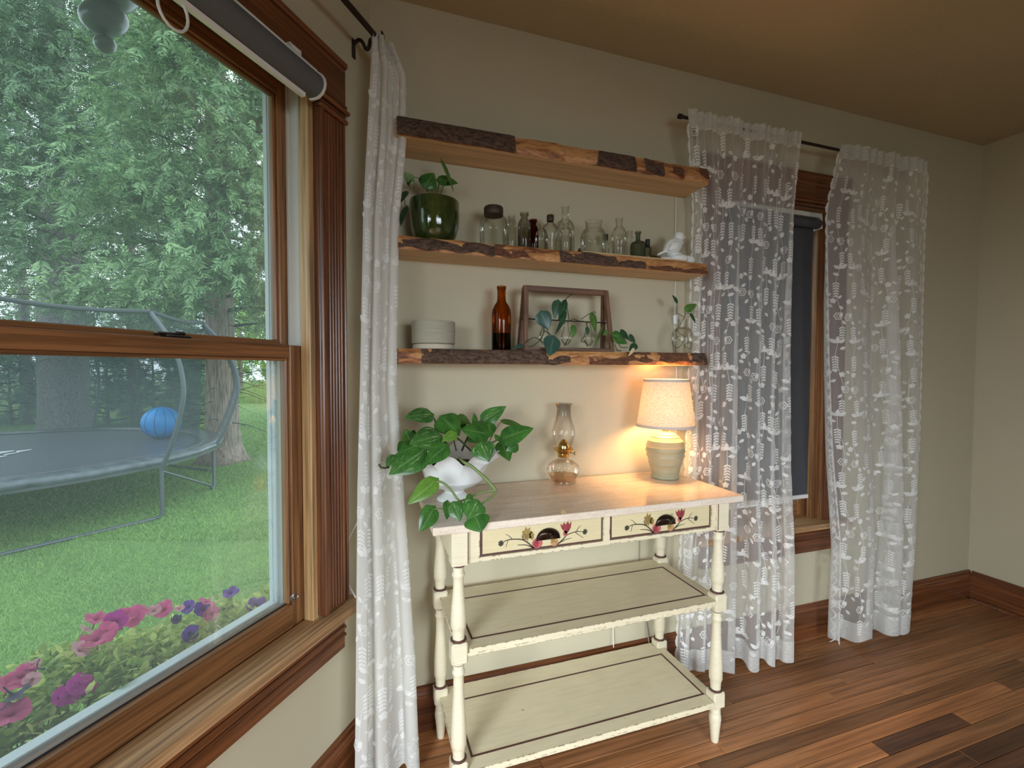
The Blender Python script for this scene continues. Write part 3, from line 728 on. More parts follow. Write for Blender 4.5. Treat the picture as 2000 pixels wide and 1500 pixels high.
MB().lathe([(.004, 0), (.0075, .002), (.006, .010), (.003, .018)], 14, (.728, 1.455, Z1)).build('plug', M_cap, o, smooth='auto')
MB().tube([(.719, 1.452, Z1+.003), (.738, 1.457, Z1+.003)], .0025, 8).build('pin', M_iron, o, smooth='auto')
bottle('glass_jar', .797, 1.482, [(.040, 0), (.0455, .005), (.046, .052), (.0475, .062), (.046, .074), (.037, .094), (.029, .100), (.0285, .121), (.031, .122), (.031, .129), (.029, .130)], G_clear, 'squat clear wide-mouth jar without lid, right of the tallest bottle', 'jar')
bottle('glass_bottle', .868, 1.52, bp(.014, .050, .0085, .083, 1.1), G_clear, 'small clear bottle with black cap half hidden behind the wide-mouth jar', cap=[(.0095, .078), (.0095, .097), (.008, .098)], capmat=M_blk)
bottle('glass_bottle', .907, 1.490, [(.022, 0), (.0245, .004), (.024, .045), (.0275, .062), (.0295, .080), (.027, .098), (.019, .115), (.0115, .122), (.0115, .140), (.0135, .141), (.0135, .152), (.011, .153)], G_clear, 'shouldered clear bottle with ringed mouth, right of the wide-mouth jar')
bottle('glass_bottle', .968, 1.515, bp(.0135, .072, .0095, .120, 1.15), G_clear, 'narrow clear bottle peeking from behind the dark square bottle')
sq = lambda a, z: min(1/max(abs(math.cos(a)), 1e-3), 1/max(abs(math.sin(a)), 1e-3), 1.28)*.92 if z < Z1+.066 else 1
bottle('glass_bottle', .975, 1.470, [(.0225, 0), (.0235, .003), (.0235, .052), (.021, .064), (.0085, .072), (.0082, .095), (.0115, .097), (.0112, .105)], G_green, 'small dark greenish square bottle with thin neck', rf=sq)
o = bottle('glass_bottle', 1.020, 1.475, bp(.0150, .044, .0075, .062, 1.05), G_smoke, 'tiny square-shouldered bottle with black cap beside the dark square bottle', cap=[(.0088, .058), (.0088, .080), (.008, .081)], capmat=M_blk)
o = thing('glass_bottle', (1.055, 1.475, Z1), 'tiny clear bottle lying on its side left of the white bird', 'bottle', BG)
MB().lathe([(.0005, 0), (.011, .001), (.0115, .030), (.006, .038), (.0055, .048), (.007, .049), (.007, .053)], 20, (1.038, 1.470, Z1+.0118), axis=(1, .15, 0), cap0=False, cap1=False).build('glass_body', G_smoke, o, smooth='auto')
MB().box((.735, SHF+.016, Z1-.0005), (1.165, SHF+.052, Z1+.006), 0, .0012).build('wood_strip', M_pine, origin=(.95, SHF+.034, Z1), label='thin bare wood strip lying along the front of the bottle shelf', cat='wood strip')
# white bird figurine
M_por = plain('matt_white_ceramic', (.80, .82, .80), .35, bmp=.25, bs_=160)
o = thing('bird_figurine', (1.155, 1.478, Z1), 'white ceramic bird figurine perched on rounded white stones', 'figurine')
def blob(mb, c, r, n=20, m=14, f=None, tilt=None):
    V = []; F = []
    for i in range(m+1):
        a = PI*i/m
        for k in range(n):
            b_ = 2*PI*k/n; p = np.array([math.sin(a)*math.cos(b_), math.sin(a)*math.sin(b_), math.cos(a)])
            if f: p = f(p)
            p = p*np.array(r)
            if tilt is not None: p = np.array(tilt @ Vector(p))
            V.append(p+np.array(c))
    for i in range(m):
        for k in range(n): F.append((i*n+k, (i+1)*n+k, (i+1)*n+(k+1) % n, i*n+(k+1) % n))
    mb.add(V, F); return mb
tl = Matrix.Rotation(math.radians(-32), 3, 'Y')
b = MB()
bx_, by_, bz_ = 1.128, 1.474, Z1+.063
def bodyf(p):
    t = p[0]; return np.array([p[0]*1.0, p[1]*(1-.42*max(0, -t)**1.5), p[2]*(1-.5*max(0, -t)**1.3)])
blob(b, (bx_, by_, bz_), (.044, .030, .031), 24, 16, bodyf, tl)
blob(b, (bx_+.029, by_-.002, bz_+.040), (.0205, .0185, .0195), 20, 14)
b.lathe([(.0165, 0), (.023, -.02)], 18, (bx_+.024, by_-.001, bz_+.028))
b.lathe([(.0055, 0), (.0035, .006), (.0004, .012)], 10, (bx_+.0485, by_-.003, bz_+.0405), axis=(1, -.1, -.05))
b.prism([(0, -.010), (-.030, -.006), (-.034, .0), (-.030, .006), (0, .010)], lambda x, y: (bx_-.030+x, by_+y, bz_-.022+x*.5), lambda x, y: (bx_-.030+x, by_+y, bz_-.014+x*.5))
b.build('bird', M_por, o, smooth='auto')
b = MB(); blob(b, (bx_-.030, by_-.028, bz_-.002), (.001, .001, .001), 6, 4)
b = MB(); blob(b, (bx_-.006, by_-.021, bz_-.004), (.030, .012, .018), 18, 10, bodyf, tl); b.build('wing', M_por, o, smooth=True)
for c, r in (((1.148, 1.470, Z1+.0165), (.038, .034, .0165)), ((1.203, 1.480, Z1+.0175), (.026, .026, .0175)), ((1.098, 1.476, Z1+.010), (.028, .026, .010)), ((1.135, 1.472, Z1+.031), (.028, .026, .010))):
    b = MB(); blob(b, c, r, 20, 12, lambda p: np.sign(p)*np.abs(p)**.75); b.build('stone', M_por, o, smooth=True)

# ------------------------------------------------------------------ lower shelf
Z0 = 1.3135
o = thing('planter', (.222, 1.478, Z0), 'round grey-beige ribbed concrete planter on the lowest shelf', 'planter')
m, t, bs, oo = newmat('ribbed_concrete'); f = noise(t, coords(t, 'Object', (6, 6, 420)), 2, 3)
t.links.new(ramp(t, [(.3, (.30, .29, .22)), (.7, (.43, .41, .32))], f), bs.inputs['Base Color']); bs.inputs['Roughness'].default_value = .8; bump(t, bs, f, .5, .003); M_conc = m
MB().lathe([(.0655, Z0+.017), (.069, Z0+.0185), (.0695, Z0+.086), (.0685, Z0+.089), (.064, Z0+.089), (.0625, Z0+.084), (.0615, Z0+.02)], 48, (.222, 1.480, 0)).build('pot', M_conc, o, smooth='auto')
MB().lathe([(.064, Z0), (.0665, Z0+.002), (.0665, Z0+.0145), (.064, Z0+.0155), (.061, Z0+.017)], 48, (.222, 1.480, 0)).build('saucer', plain('pale_concrete', (.46, .43, .34), .8, var=.1), o, smooth='auto')
bottle('wine_bottle', .451, 1.480, [(.030, 0), (.0325, .004), (.0328, .118), (.031, .136), (.024, .152), (.0165, .163), (.0145, .172), (.0140, .205), (.0155, .206), (.0158, .216), (.0135, .217)], G_amber, 'amber brown wine bottle on the lowest shelf', z=Z0, group=None)
b = MB().lathe([(.0005, Z0+.003), (.0305, Z0+.004), (.0312, Z0+.058), (.0005, Z0+.058)], 28, (.451, 1.480, 0), cap0=False, cap1=False)
b.build('wine', glassy('dark_wine', (.10, .02, .012), (.02, .005, .004), gloss=.2), bpy.data.objects['wine_bottle'], smooth='auto', label='dark liquid in the lower half')
# wooden propagation frame
M_fr = wood('frame_walnut', (.10, .045, .024), (.235, .115, .062), 2, 1.1, .55)
M_frh = wood('frame_walnut_x', (.10, .045, .024), (.235, .115, .062), 0, 1.1, .55)
pf = thing('propagation_frame', (.69, 1.48, Z0), 'small dark wooden A-frame stand holding glass tubes with cuttings', 'plant stand')
FX0, FX1, FT = .532, .855, 1.540
def bar(mb, p, q, w, d):
    p, q = np.array(p, float), np.array(q, float); z = (q-p)/np.linalg.norm(q-p)
    y = np.array([0, 1., 0]); x = np.cross(y, z); x /= np.linalg.norm(x); y = np.cross(z, x)
    V = [pp+x*a*w/2+y*b_*d/2 for pp in (p, q) for a, b_ in ((-1, -1), (1, -1), (1, 1), (-1, 1))]
    return mb.add(V, [(0, 3, 2, 1), (4, 5, 6, 7), (0, 1, 5, 4), (1, 2, 6, 5), (2, 3, 7, 6), (3, 0, 4, 7)])
for xb, xt in ((FX0-.002, FX0+.008), (FX1+.008, FX1-.006)):
    bar(MB(), (xb, 1.458, Z0+.002), (xt, 1.482, FT-.003), .0145, .013).build('front_leg', M_fr, pf)
    bar(MB(), (xb, 1.525, Z0+.002), (xt, 1.498, FT-.006), .0145, .013).build('rear_leg', M_fr, pf)
MB().box((FX0, 1.481, FT-.020), (FX1+.003, 1.498, FT), 0, .002).build('top_bar', M_frh, pf)
MB().box((FX0+.004, 1.452, Z0+.001), (FX1+.002, 1.463, Z0+.013), 0, .001).build('bottom_bar', M_frh, pf)
MB().box((FX0+.004, 1.520, Z0+.001), (FX1+.002, 1.531, Z0+.013), 0, .001).build('bottom_bar', M_frh, pf)
MB().tube([(FX0-.006, 1.489, Z0+.112), (FX1+.010, 1.489, Z0+.108)], .0022, 8).build('rod', M_blk, pf, smooth='auto')
G_tube = glassy('thin_tube_glass', (.95, .96, .93), (.55, .57, .52), blend=.5)
for x in (.612, .695, .785):
    q = MB(); q.lathe([(.0005, Z0+.022), (.008, Z0+.025), (.0165, Z0+.036), (.020, Z0+.050), (.0165, Z0+.066), (.0105, Z0+.080), (.0085, Z0+.095), (.0085, Z0+.106), (.0105, Z0+.109)], 24, (x, 1.489, 0), cap0=False, cap1=False)
    q.build('glass_tube', G_tube, pf, smooth=True)
# heart-leaf cuttings in the frame
ML_dark = leafmat('philodendron_leaf', (.018, .062, .030), (.040, .125, .055), (.10, .20, .10), .35)
ML_blue = leafmat('bluish_leaf', (.030, .085, .070), (.055, .135, .105), (.16, .26, .2), .3)
ML_mid = leafmat('mid_leaf', (.06, .15, .03), (.12, .26, .055), (.22, .34, .12), .35)
ML_var = leafmat('variegated_leaf', (.038, .13, .028), (.072, .215, .042), (.18, .32, .11), .24, vari=.75)
ML_grn = leafmat('pothos_leaf', (.030, .115, .022), (.070, .21, .036), (.15, .29, .09), .22)
ML_lim = leafmat('young_pothos_leaf', (.10, .24, .03), (.17, .34, .05), (.28, .42, .12), .3)
M_stem = plain('green_stem', (.16, .22, .07), .5)
M_stemd = plain('dark_stem', (.05, .06, .025), .5)
FW = on_y
def zz(cx, cy, k, u, v, Y): return on_y(cx+u*k, cy+v*k, Y)
fz = lambda u, v, Y: zz(1000, 550, .13, u, v, Y)
def stems(o, lst, r, mat, n=6, nm='stem'):
    for pts in lst: MB().tube(spline(pts, n), r, 6).build(nm, mat, o, smooth=True)
def leafpart(o, Bp, Tp, w, up, mat, fold=.18, droop=.15, **k):
    b = MB(); b.leaf(Bp, Tp, w, up, fold, droop); return b.build('leaf', mat, o, smooth=True, **k)
UPF = np.array([0, -1., .25])
cut = thing('vine_cutting', (.62, 1.47, Z0+.06), 'dark heart-leaf cutting trailing from the left side of the wooden frame', 'plant')
leafpart(cut, fz(440, 470, 1.452), fz(560, 725, 1.444), .062, (-.3, -1, .15), ML_blue, .10, .08)
leafpart(cut, fz(690, 300, 1.475), fz(640, 560, 1.47), .042, (-.2, -1, .1), ML_dark)
leafpart(cut, fz(800, 300, 1.472), fz(700, 600, 1.466), .034, (.3, -1, .1), ML_dark)
leafpart(cut, fz(800, 480, 1.468), fz(650, 810, 1.458), .024, (.5, -1, .1), ML_dark)
leafpart(cut, fz(620, 840, 1.436), fz(560, 1118, 1.405), .066, (-.1, -1, .35), ML_blue, .12, .1)
leafpart(cut, fz(160, 955, 1.440), fz(0, 1010, 1.428), .022, (.1, -.6, .8), ML_blue)
stems(cut, ([fz(800, 300, 1.474), fz(830, 240, 1.482), fz(940, 170, 1.484)], [fz(830, 400, 1.475), fz(850, 520, 1.486), fz(860, 600, 1.489)],
            [fz(490, 740, 1.487), fz(570, 790, 1.47), fz(620, 850, 1.437)], [fz(490, 740, 1.487), fz(420, 880, 1.45), fz(290, 975, 1.44), fz(255, 965, 1.438)],
            [fz(160, 955, 1.44), fz(250, 880, 1.445), fz(350, 840, 1.455), fz(470, 915, 1.44), fz(560, 870, 1.436)], [fz(480, 760, 1.489), fz(470, 600, 1.47), fz(440, 480, 1.453)]), .0016, M_stemd, 6)
cut2 = thing('vine_cutting', (.77, 1.47, Z0+.06), 'lighter green vine cutting at the right of the wooden frame, trailing past it', 'plant')
leafpart(cut2, fz(1200, 490, 1.468), fz(1260, 760, 1.462), .040, (.3, -1, .2), ML_mid)
leafpart(cut2, fz(1350, 690, 1.466), fz(1240, 975, 1.462), .016, (.6, -1, .1), ML_mid)
leafpart(cut2, fz(920, 670, 1.470), fz(920, 850, 1.466), .030, (.1, -1, .3), ML_mid)
leafpart(cut2, fz(1130, 690, 1.474), fz(1135, 810, 1.468), .020, (0, -1, .2), ML_dark)
leafpart(cut2, fz(1440, 740, 1.464), fz(1370, 805, 1.462), .018, (0, -1, .4), ML_mid)
leafpart(cut2, fz(1520, 800, 1.452), fz(1740, 930, 1.446), .060, (.1, -1, .5), ML_var)
leafpart(cut2, fz(1640, 740, 1.458), fz(1770, 880, 1.45), .032, (.3, -1, .3), ML_dark)
leafpart(cut2, fz(1770, 810, 1.448), fz(1860, 930, 1.444), .032, (.3, -1, .4), ML_dark)
leafpart(cut2, fz(1860, 950, 1.438), fz(1760, 1040, 1.420), .030, (-.2, -1, .5), ML_dark)
leafpart(cut2, fz(1830, 1010, 1.408), fz(1750, 1120, 1.400), .014, (.2, -1, .2), plain('cream_leaf', (.62, .52, .30), .5), label='cream coloured withered leaf')
stems(cut2, ([fz(860, 600, 1.486), fz(920, 565, 1.484), fz(1000, 590, 1.484), fz(1090, 600, 1.486), fz(1120, 640, 1.489), fz(1160, 760, 1.489)], [fz(1040, 565, 1.484), fz(1150, 490, 1.476), fz(1240, 455, 1.47), fz(1250, 480, 1.468)],
            [fz(1090, 830, 1.486), fz(1050, 860, 1.486), fz(1050, 910, 1.486), fz(1110, 900, 1.487), fz(1130, 980, 1.488)], [fz(840, 860, 1.487), fz(790, 965, 1.488)],
            [fz(1540, 930, 1.452), fz(1580, 1030, 1.45), fz(1640, 1035, 1.45)], [fz(1600, 920, 1.45), fz(1640, 985, 1.447), fz(1740, 990, 1.444)], [fz(1470, 760, 1.47), fz(1530, 810, 1.455), fz(1700, 850, 1.449), fz(1800, 900, 1.446)]), .0016, M_stemd, 6)
# clear vase with a cutting
vs = bottle('glass_vase', 1.187, 1.482, [(.030, 0), (.0325, .003), (.037, .030), (.040, .055), (.0385, .078), (.031, .094), (.0215, .100), (.018, .103), (.0185, .125), (.0195, .134)], glassy('vase_glass', (.97, .97, .95), (.68, .66, .60), blend=.45), 'small clear round vase at the right end of the lowest shelf', 'vase', z=Z0, group=None)
fv = lambda u, v, Y: zz(1280, 560, .10667, u, v, Y)
vc = thing('pothos_cutting', (1.187, 1.482, Z0+.005), 'green leaf cutting with curled roots standing in the small clear vase', 'plant')
leafpart(vc, fv(400, 285, 1.485), fv(310, 150, 1.482), .022, (.2, -1, .2), ML_dark)
leafpart(vc, fv(560, 430, 1.478), fv(760, 310, 1.470), .036, (-.3, -1, .4), ML_mid)
leafpart(vc, fv(650, 500, 1.476), fv(740, 670, 1.462), .026, (.3, -1, .3), ML_dark)
stems(vc, ([fv(540, 450, 1.479), fv(545, 520, 1.481), fv(510, 600, 1.484), fv(440, 720, 1.484), fv(380, 800, 1.482), fv(390, 900, 1.480), fv(470, 1010, 1.484), fv(530, 1000, 1.49), fv(550, 930, 1.488), fv(450, 860, 1.484), fv(390, 790, 1.48)],
            [fv(390, 485, 1.48), fv(450, 510, 1.482), fv(520, 555, 1.484)], [fv(560, 480, 1.480), fv(650, 495, 1.478), fv(700, 520, 1.475)], [fv(395, 290, 1.485), fv(400, 420, 1.482), fv(395, 485, 1.48)],
            [fv(440, 905, 1.486), fv(340, 960, 1.482), fv(320, 1050, 1.48), fv(400, 1120, 1.484), fv(480, 1060, 1.49), fv(500, 1010, 1.486)], [fv(530, 1060, 1.482), fv(600, 1020, 1.478), fv(670, 1050, 1.48), fv(640, 1120, 1.484), fv(550, 1110, 1.486), fv(530, 1060, 1.484)]), .0011, M_stemd, 6)
# lamp cord on the wall with inline switch
cdr = thing('power_cord', (1.225, BY-.006, 1.0), 'white cord with inline switch running down the wall behind the shelf ends', 'cord')
MB().tube([(1.214, BY-.004, 1.655+.003), (1.214, BY-.004, 1.949)], .0024, 8).build('cord', M_white, cdr, smooth='auto')
MB().tube([(1.216, BY-.004, 1.314), (1.216, BY-.004, 1.611)], .0024, 8).build('cord', M_white, cdr, smooth='auto')
MB().tube([(1.228, BY-.004, .845), (1.228, BY-.004, 1.266)], .0024, 8).build('cord', M_white, cdr, smooth='auto')
MB().box((1.206, BY-.018, 1.435), (1.226, BY-.002, 1.475), 0, .004).build('switch', plain('switch_white', (.82, .86, .88), .3), cdr)
# green glazed pot with pothos on the middle shelf
m, t, bs, oo = newmat('green_glaze'); f = noise(t, coords(t, 'Object', (1, 1, .45)), 26, 5, .6, .6)
t.links.new(ramp(t, [(.3, (.006, .016, .005)), (.55, (.028, .048, .009)), (.75, (.085, .088, .018))], f), bs.inputs['Base Color']); bs.inputs['Roughness'].default_value = .08; bs.inputs['Coat Weight'].default_value = .6
bump(t, bs, noise(t, coords(t, 'Object', (1, 1, .7)), 55, 2), .12, .006); M_glaze = m
gp = thing('potted_pothos', (.225, 1.485, Z1), 'dark green glazed pot with a small leafy pothos on the middle shelf', 'potted plant')
PX, PY = .228, 1.490
MB().lathe([(.048, Z1), (.054, Z1+.002), (.068, Z1+.020), (.0765, Z1+.050), (.079, Z1+.085), (.0795, Z1+.128), (.0785, Z1+.131), (.075, Z1+.130), (.074, Z1+.10)], 48, (PX, PY, 0), rf=lambda a, z: 1+.008*math.sin(3*a+1)).build('pot', M_glaze, gp, smooth='auto')
M_soil = plain('dark_soil', (.018, .011, .007), .95, var=.5, vs=150, bmp=1, bs_=150)
b = MB(); blob(b, (PX, PY, Z1+.108), (.073, .073, .012), 24, 8); b.build('soil', M_soil, gp, smooth=True)
gz = lambda u, v, Y: zz(760, 300, .11331, u, v, Y)
leafpart(gp, gz(385, 470, 1.46), gz(262, 310, 1.44), .036, (-.8, -1, .2), leafmat('pale_leaf_back', (.16, .30, .13), (.22, .40, .18), (.4, .5, .3), .4), .2, .2)
leafpart(gp, gz(360, 390, 1.47), gz(330, 560, 1.455), .030, (-1, -.8, .3), ML_dark, .2)
leafpart(gp, gz(620, 570, 1.47), gz(770, 330, 1.455), .070, (-.1, -1, .35), ML_grn, .12)
leafpart(gp, gz(850, 460, 1.47), gz(1195, 500, 1.46), .052, (0, -1, .5), ML_grn, .2, .2)
leafpart(gp, gz(910, 140, 1.45), gz(1125, 665, 1.435), .026, (.9, -1, .1), ML_mid, .3, .10)
leafpart(gp, gz(560, 440, 1.48), gz(380, 390, 1.465), .030, (0, -.6, 1), ML_dark, .2, .2)
leafpart(gp, gz(265, 670, 1.47), gz(130, 900, 1.45), .05, (-.8, -.8, .3), ML_dark, .2, .2)
leafpart(gp, gz(290, 930, 1.5), gz(185, 1240, 1.47), .03, (-.8, -.8, .3), ML_dark, .2, .2)
stems(gp, ([gz(365, 640, 1.48), gz(370, 590, 1.475), gz(350, 500, 1.47)], [gz(465, 640, 1.49), gz(440, 500, 1.485), gz(420, 450, 1.48)], [gz(650, 650, 1.49), gz(645, 600, 1.48), gz(620, 570, 1.472)],
            [gz(835, 680, 1.49), gz(850, 560, 1.48), gz(870, 470, 1.472)], [gz(890, 690, 1.49), gz(935, 570, 1.47), gz(990, 450, 1.446)], [gz(560, 440, 1.48), gz(610, 520, 1.482), gz(660, 660, 1.49)], [gz(330, 650, 1.49), gz(270, 660, 1.475)], [gz(300, 660, 1.50), gz(262, 760, 1.52), gz(290, 930, 1.505)]), .002, M_stem, 5)

# ------------------------------------------------------------------ console table
def painted(name, c, chip=.5, edge_r=.005, yellow=0):
    m, t, b, o = newmat(name); v = coords(t)
    f = noise(t, v, 9, 4); c1 = tuple(x*.93 for x in c)
    col = ramp(t, [(.3, c1), (.7, c)], f)
    st = noise(t, coords(t, 'Object', (3, 30, 90)), 3, 4)
    col = mixc(t, 1.0, col, ramp(t, [(.36, (.94, .93, .90)), (.55, (1, 1, 1))], st), 'MULTIPLY')
    # worn arrises: paint chipped to dark brown where edges are, broken up by noise
    bv = N(t, 'ShaderNodeBevel', Radius=edge_r); bv.samples = 4
    g = t.nodes.new('ShaderNodeNewGeometry'); dp = t.nodes.new('ShaderNodeVectorMath'); dp.operation = 'DOT_PRODUCT'
    t.links.new(bv.outputs[0], dp.inputs[0]); t.links.new(g.outputs['Normal'], dp.inputs[1])
    em = math_(t, 'LESS_THAN', dp.outputs['Value'], .992)
    cn = noise(t, v, 55, 5, .7); cm = math_(t, 'GREATER_THAN', cn, 1-chip)
    sp = math_(t, 'GREATER_THAN', noise(t, v, 38, 2, .5), .785)
    col = mixc(t, math_(t, 'MULTIPLY', math_(t, 'MAXIMUM', math_(t, 'MULTIPLY', em, cm), math_(t, 'MULTIPLY', sp, .6)), .9), col, (.10, .045, .03))
    t.links.new(col, b.inputs['Base Color']); b.inputs['Roughness'].default_value = .42; return m
M_cream = painted('cream_paint', (.75, .67, .475), .47)
M_drawp = painted('yellow_cream_paint', (.68, .59, .36), .52)
M_leg = painted('cream_paint_legs', (.75, .68, .505), .36, .003)
M_brn = plain('brown_line_paint', (.085, .035, .026), .5, var=.25, vs=90)
m, t, bs, oo = newmat('travertine'); f = noise(t, coords(t, 'Object', (3, 14, 20)), 2.2, 6, .6, .5); f2 = noise(t, coords(t), 160, 3)
c = ramp(t, [(.3, (.64, .53, .42)), (.55, (.76, .66, .55)), (.75, (.83, .75, .66))], f); c = mixc(t, 1.0, c, ramp(t, [(.34, (.86, .83, .80)), (.48, (1, 1, 1))], f2), 'MULTIPLY')
t.links.new(c, bs.inputs['Base Color']); bs.inputs['Roughness'].default_value = .13; M_marble = m
ct = thing('console_table', (.684, 1.36, 0), 'cream painted console table with stone top, two drawers and two lower shelves', 'table')
LXS = (.247, 1.122); LYS = (1.208, 1.512)
TX0, TX1 = .172, 1.182
MB().box((TX0, 1.163, .8205), (TX1, 1.556, .8415), 0, .0015).build('stone_top', M_marble, ct, label='polished beige travertine top')
legp = lambda zt, zb: [(.0195, zt), (.0195, zt-.004), (.0150, zt-.008), (.0148, zt-.022), (.0175, zt-.027), (.0178, zt-.032), (.0148, zt-.037)]+[(.0142+.0072*(1-math.cos(PI*min(1, k/9)))/2, zt-.045-(zt-zb-.085)*k/10) for k in range(11)]+[(.0195, zb+.036), (.0165, zb+.026), (.0175, zb+.022), (.0165, zb+.018), (.0165, zb+.010), (.0165, zb)]
for x in LXS:
    for y in LYS:
        lg = MB(); hb = .0228
        lg.box((x-hb, y-hb, .7225), (x+hb, y+hb, .8205), 0, .002).box((x-hb, y-hb, .4515), (x+hb, y+hb, .510), 0, .005).box((x-hb, y-hb, .1235), (x+hb, y+hb, .177), 0, .005)
        lg.lathe(legp(.7225, .510)[::-1], 24, (x, y, 0)); lg.lathe(legp(.4515, .177)[::-1], 24, (x, y, 0))
        lg.lathe([(.0115, 0), (.0125, .004), (.0165, .05), (.0198, .080), (.0185, .094), (.0165, .098), (.0178, .103), (.0165, .108), (.0180, .1235)], 24, (x, y, 0))
        L = lg.build('leg', M_leg, ct, smooth='auto')
        for z0_, z1_, r0 in ((.7165, .7225, .0202), (.510, .5165, .0222), (.4455, .4515, .0195), (.177, .1835, .0222)):
            MB().lathe([(r0-.002, z0_), (r0, z0_+.002), (r0, z1_-.002), (r0-.002, z1_)], 24, (x, y, 0)).build('ring', M_brn, L, smooth='auto', label='thin brown painted ring')
ax0, ax1, ayf = LXS[0]+.0228, LXS[1]-.0228, LYS[0]-.0150
DX = ((.303, .683), (.705, 1.080)); DZ0, DZ1 = .737, .8195
b = MB()
b.box((ax0, ayf, .7255), (ax1, ayf+.018, DZ0)).box((ax0, ayf, DZ0), (DX[0][0], ayf+.018, .8205)).box((DX[0][1], ayf, DZ0), (DX[1][0], ayf+.018, .8205)).box((DX[1][1], ayf, DZ0), (ax1, ayf+.018, .8205))
b.box((ax0, LYS[1]+.006, .7255), (ax1, LYS[1]+.020, .8205))
for x, sx in ((LXS[0], -1), (LXS[1], 1)): b.box((x+sx*.004, LYS[0]+.0228, .7255), (x+sx*.018, LYS[1]-.0228, .8205))
b.box((ax0, ayf+.018, .7255), (ax1, LYS[1]+.006, .7335))
b.build('apron', M_cream, ct)
MB().box((LXS[0]+.0205, LYS[0]-.0238, .7275), (LXS[0]+.0225, LYS[0]-.0226, .8200)).box((LXS[1]-.0225, LYS[0]-.0238, .7275), (LXS[1]-.0205, LYS[0]-.0226, .8200)).build('painted_stripe', M_brn, ct)
M_pull = plain('dark_bronze_pull', (.030, .018, .012), .25, .75, var=.4, vs=60)
P_stem = plain('paint_brown_stem', (.075, .055, .035), .6); P_red = plain('paint_dull_red', (.24, .03, .035), .55, var=.45, vs=120); P_olive = plain('paint_olive', (.26, .18, .045), .55, var=.35, vs=120)
P_dark = plain('paint_dark_leaf', (.035, .033, .022), .6); P_peach = plain('paint_peach', (.46, .24, .10), .55, var=.3, vs=120); P_pink = plain('paint_rose', (.42, .10, .10), .55, var=.35, vs=150)
for dx0, dx1 in DX:
    dw = dx1-dx0; dh = DZ1-DZ0; fy = ayf+.0045
    dr = MB().box((dx0+.001, fy, DZ0+.001), (dx1-.001, fy+.016, DZ1), 0, .001).build('drawer', M_drawp, ct)
    b = MB(); e_ = .0065
    b.box((dx0+.001, fy-.0006, DZ0+.001), (dx0+e_*1.3, fy, DZ1)).box((dx1-e_*.8, fy-.0006, DZ0+.001), (dx1-.001, fy, DZ1)).box((dx0+.001, fy-.0007, DZ0+.001), (dx1-.001, fy, DZ0+e_))
    b.build('painted_border', M_brn, dr)
    D = lambda fx, f_, o=.0009: (dx0+fx*dw, fy-o, DZ0+f_*dh)
    b = MB()
    def stroke(pts, w, mi):
        pts = spline([(p[0], p[1], 0) for p in pts], 5); L_ = []; R_ = []
        for i, p in enumerate(pts):
            d = pts[min(i+1, len(pts)-1)]-pts[max(i-1, 0)]; d = np.array([d[0]*dw, d[1]*dh]); d /= np.linalg.norm(d)+1e-9
            ww = w*(1-.65*i/len(pts)); nx, nz_ = -d[1]*ww/2/dw, d[0]*ww/2/dh
            L_.append(D(p[0]+nx, p[1]+nz_)); R_.append(D(p[0]-nx, p[1]-nz_))
        n_ = len(pts); b.add(L_+R_, [(i, i+1, n_+i+1, n_+i) for i in range(n_-1)], mi)
    def shape(cx, cz, sx, sz, mi, pts=None, ang=0, o=.0012):
        pts = pts or [(math.cos(2*PI*k/16), math.sin(2*PI*k/16)) for k in range(16)]
        c, q = math.cos(ang), math.sin(ang)
        b.add([D(cx+(px*c-pz*q)*sx/dw, cz+(px*q+pz*c)*sz/dh, o) for px, pz in pts], [tuple(range(len(pts)))], mi)
    stroke([(.42, .06), (.34, .38), (.25, .46), (.20, .44), (.165, .36)], .0045, 0); stroke([(.42, .06), (.36, .2), (.29, .24)], .004, 0); stroke([(.25, .46), (.22, .60), (.195, .66)], .0022, 0); stroke([(.215, .44), (.205, .30), (.20, .2)], .002, 0); stroke([(.34, .38), (.325, .52), (.33, .6)], .003, 0)
    stroke([(.60, .05), (.66, .25), (.69, .38), (.77, .46), (.835, .42)], .0045, 0); stroke([(.63, .14), (.68, .22), (.73, .25)], .003, 0); stroke([(.76, .44), (.80, .30), (.83, .20)], .0022, 0); stroke([(.77, .46), (.79, .60), (.81, .66)], .0022, 0); stroke([(.69, .38), (.685, .48), (.682, .5)], .003, 0)
    lp = [(0, -1), (.35, -.75), (.55, -.9), (.6, -.4), (1, -.2), (.6, .1), (.75, .6), (.3, .45), (.1, 1), (-.25, .5), (-.7, .75), (-.6, .15), (-1, -.1), (-.55, -.4), (-.5, -.85), (-.25, -.7)]
    shape(.365, .60, .017, .021, 2, lp, -.5); shape(.400, .52, .009, .014, 2, lp, .4)
    shape(.680, .64, .018, .019, 1, [(-1, .7), (-.6, .45), (-.3, .9), (0, .5), (.35, 1), (.6, .5), (1, .9), (.9, 0), (.5, -.6), (0, -1), (-.3, -.5), (-.7, -.1)]); shape(.675, .45, .007, .008, 5)
    shape(.16, .37, .009, .010, 3, lp, 1.2); shape(.845, .42, .009, .010, 3, lp, -1.2)
    shape(.447, .22, .0145, .0165, 5, [(math.cos(2*PI*k/18)*(1+.12*math.cos(2*PI*k/18*2)), math.sin(2*PI*k/18)*(1 if k < 9 else .92)) for k in range(18)])
    shape(.437, .20, .008, .010, 1, o=.0014); shape(.586, .20, .0115, .0135, 4); shape(.576, .27, .007, .008, 2, o=.0014)
    b.build('painted_fruit_branch', [P_stem, P_red, P_olive, P_dark, P_peach, P_pink], dr, label='painted branch with fruit and leaves')
    # cup pull
    b = MB(); cx = dx0+.535*dw; cz = DZ0+.34*dh; V = []; F = []; n1, n2 = 16, 8
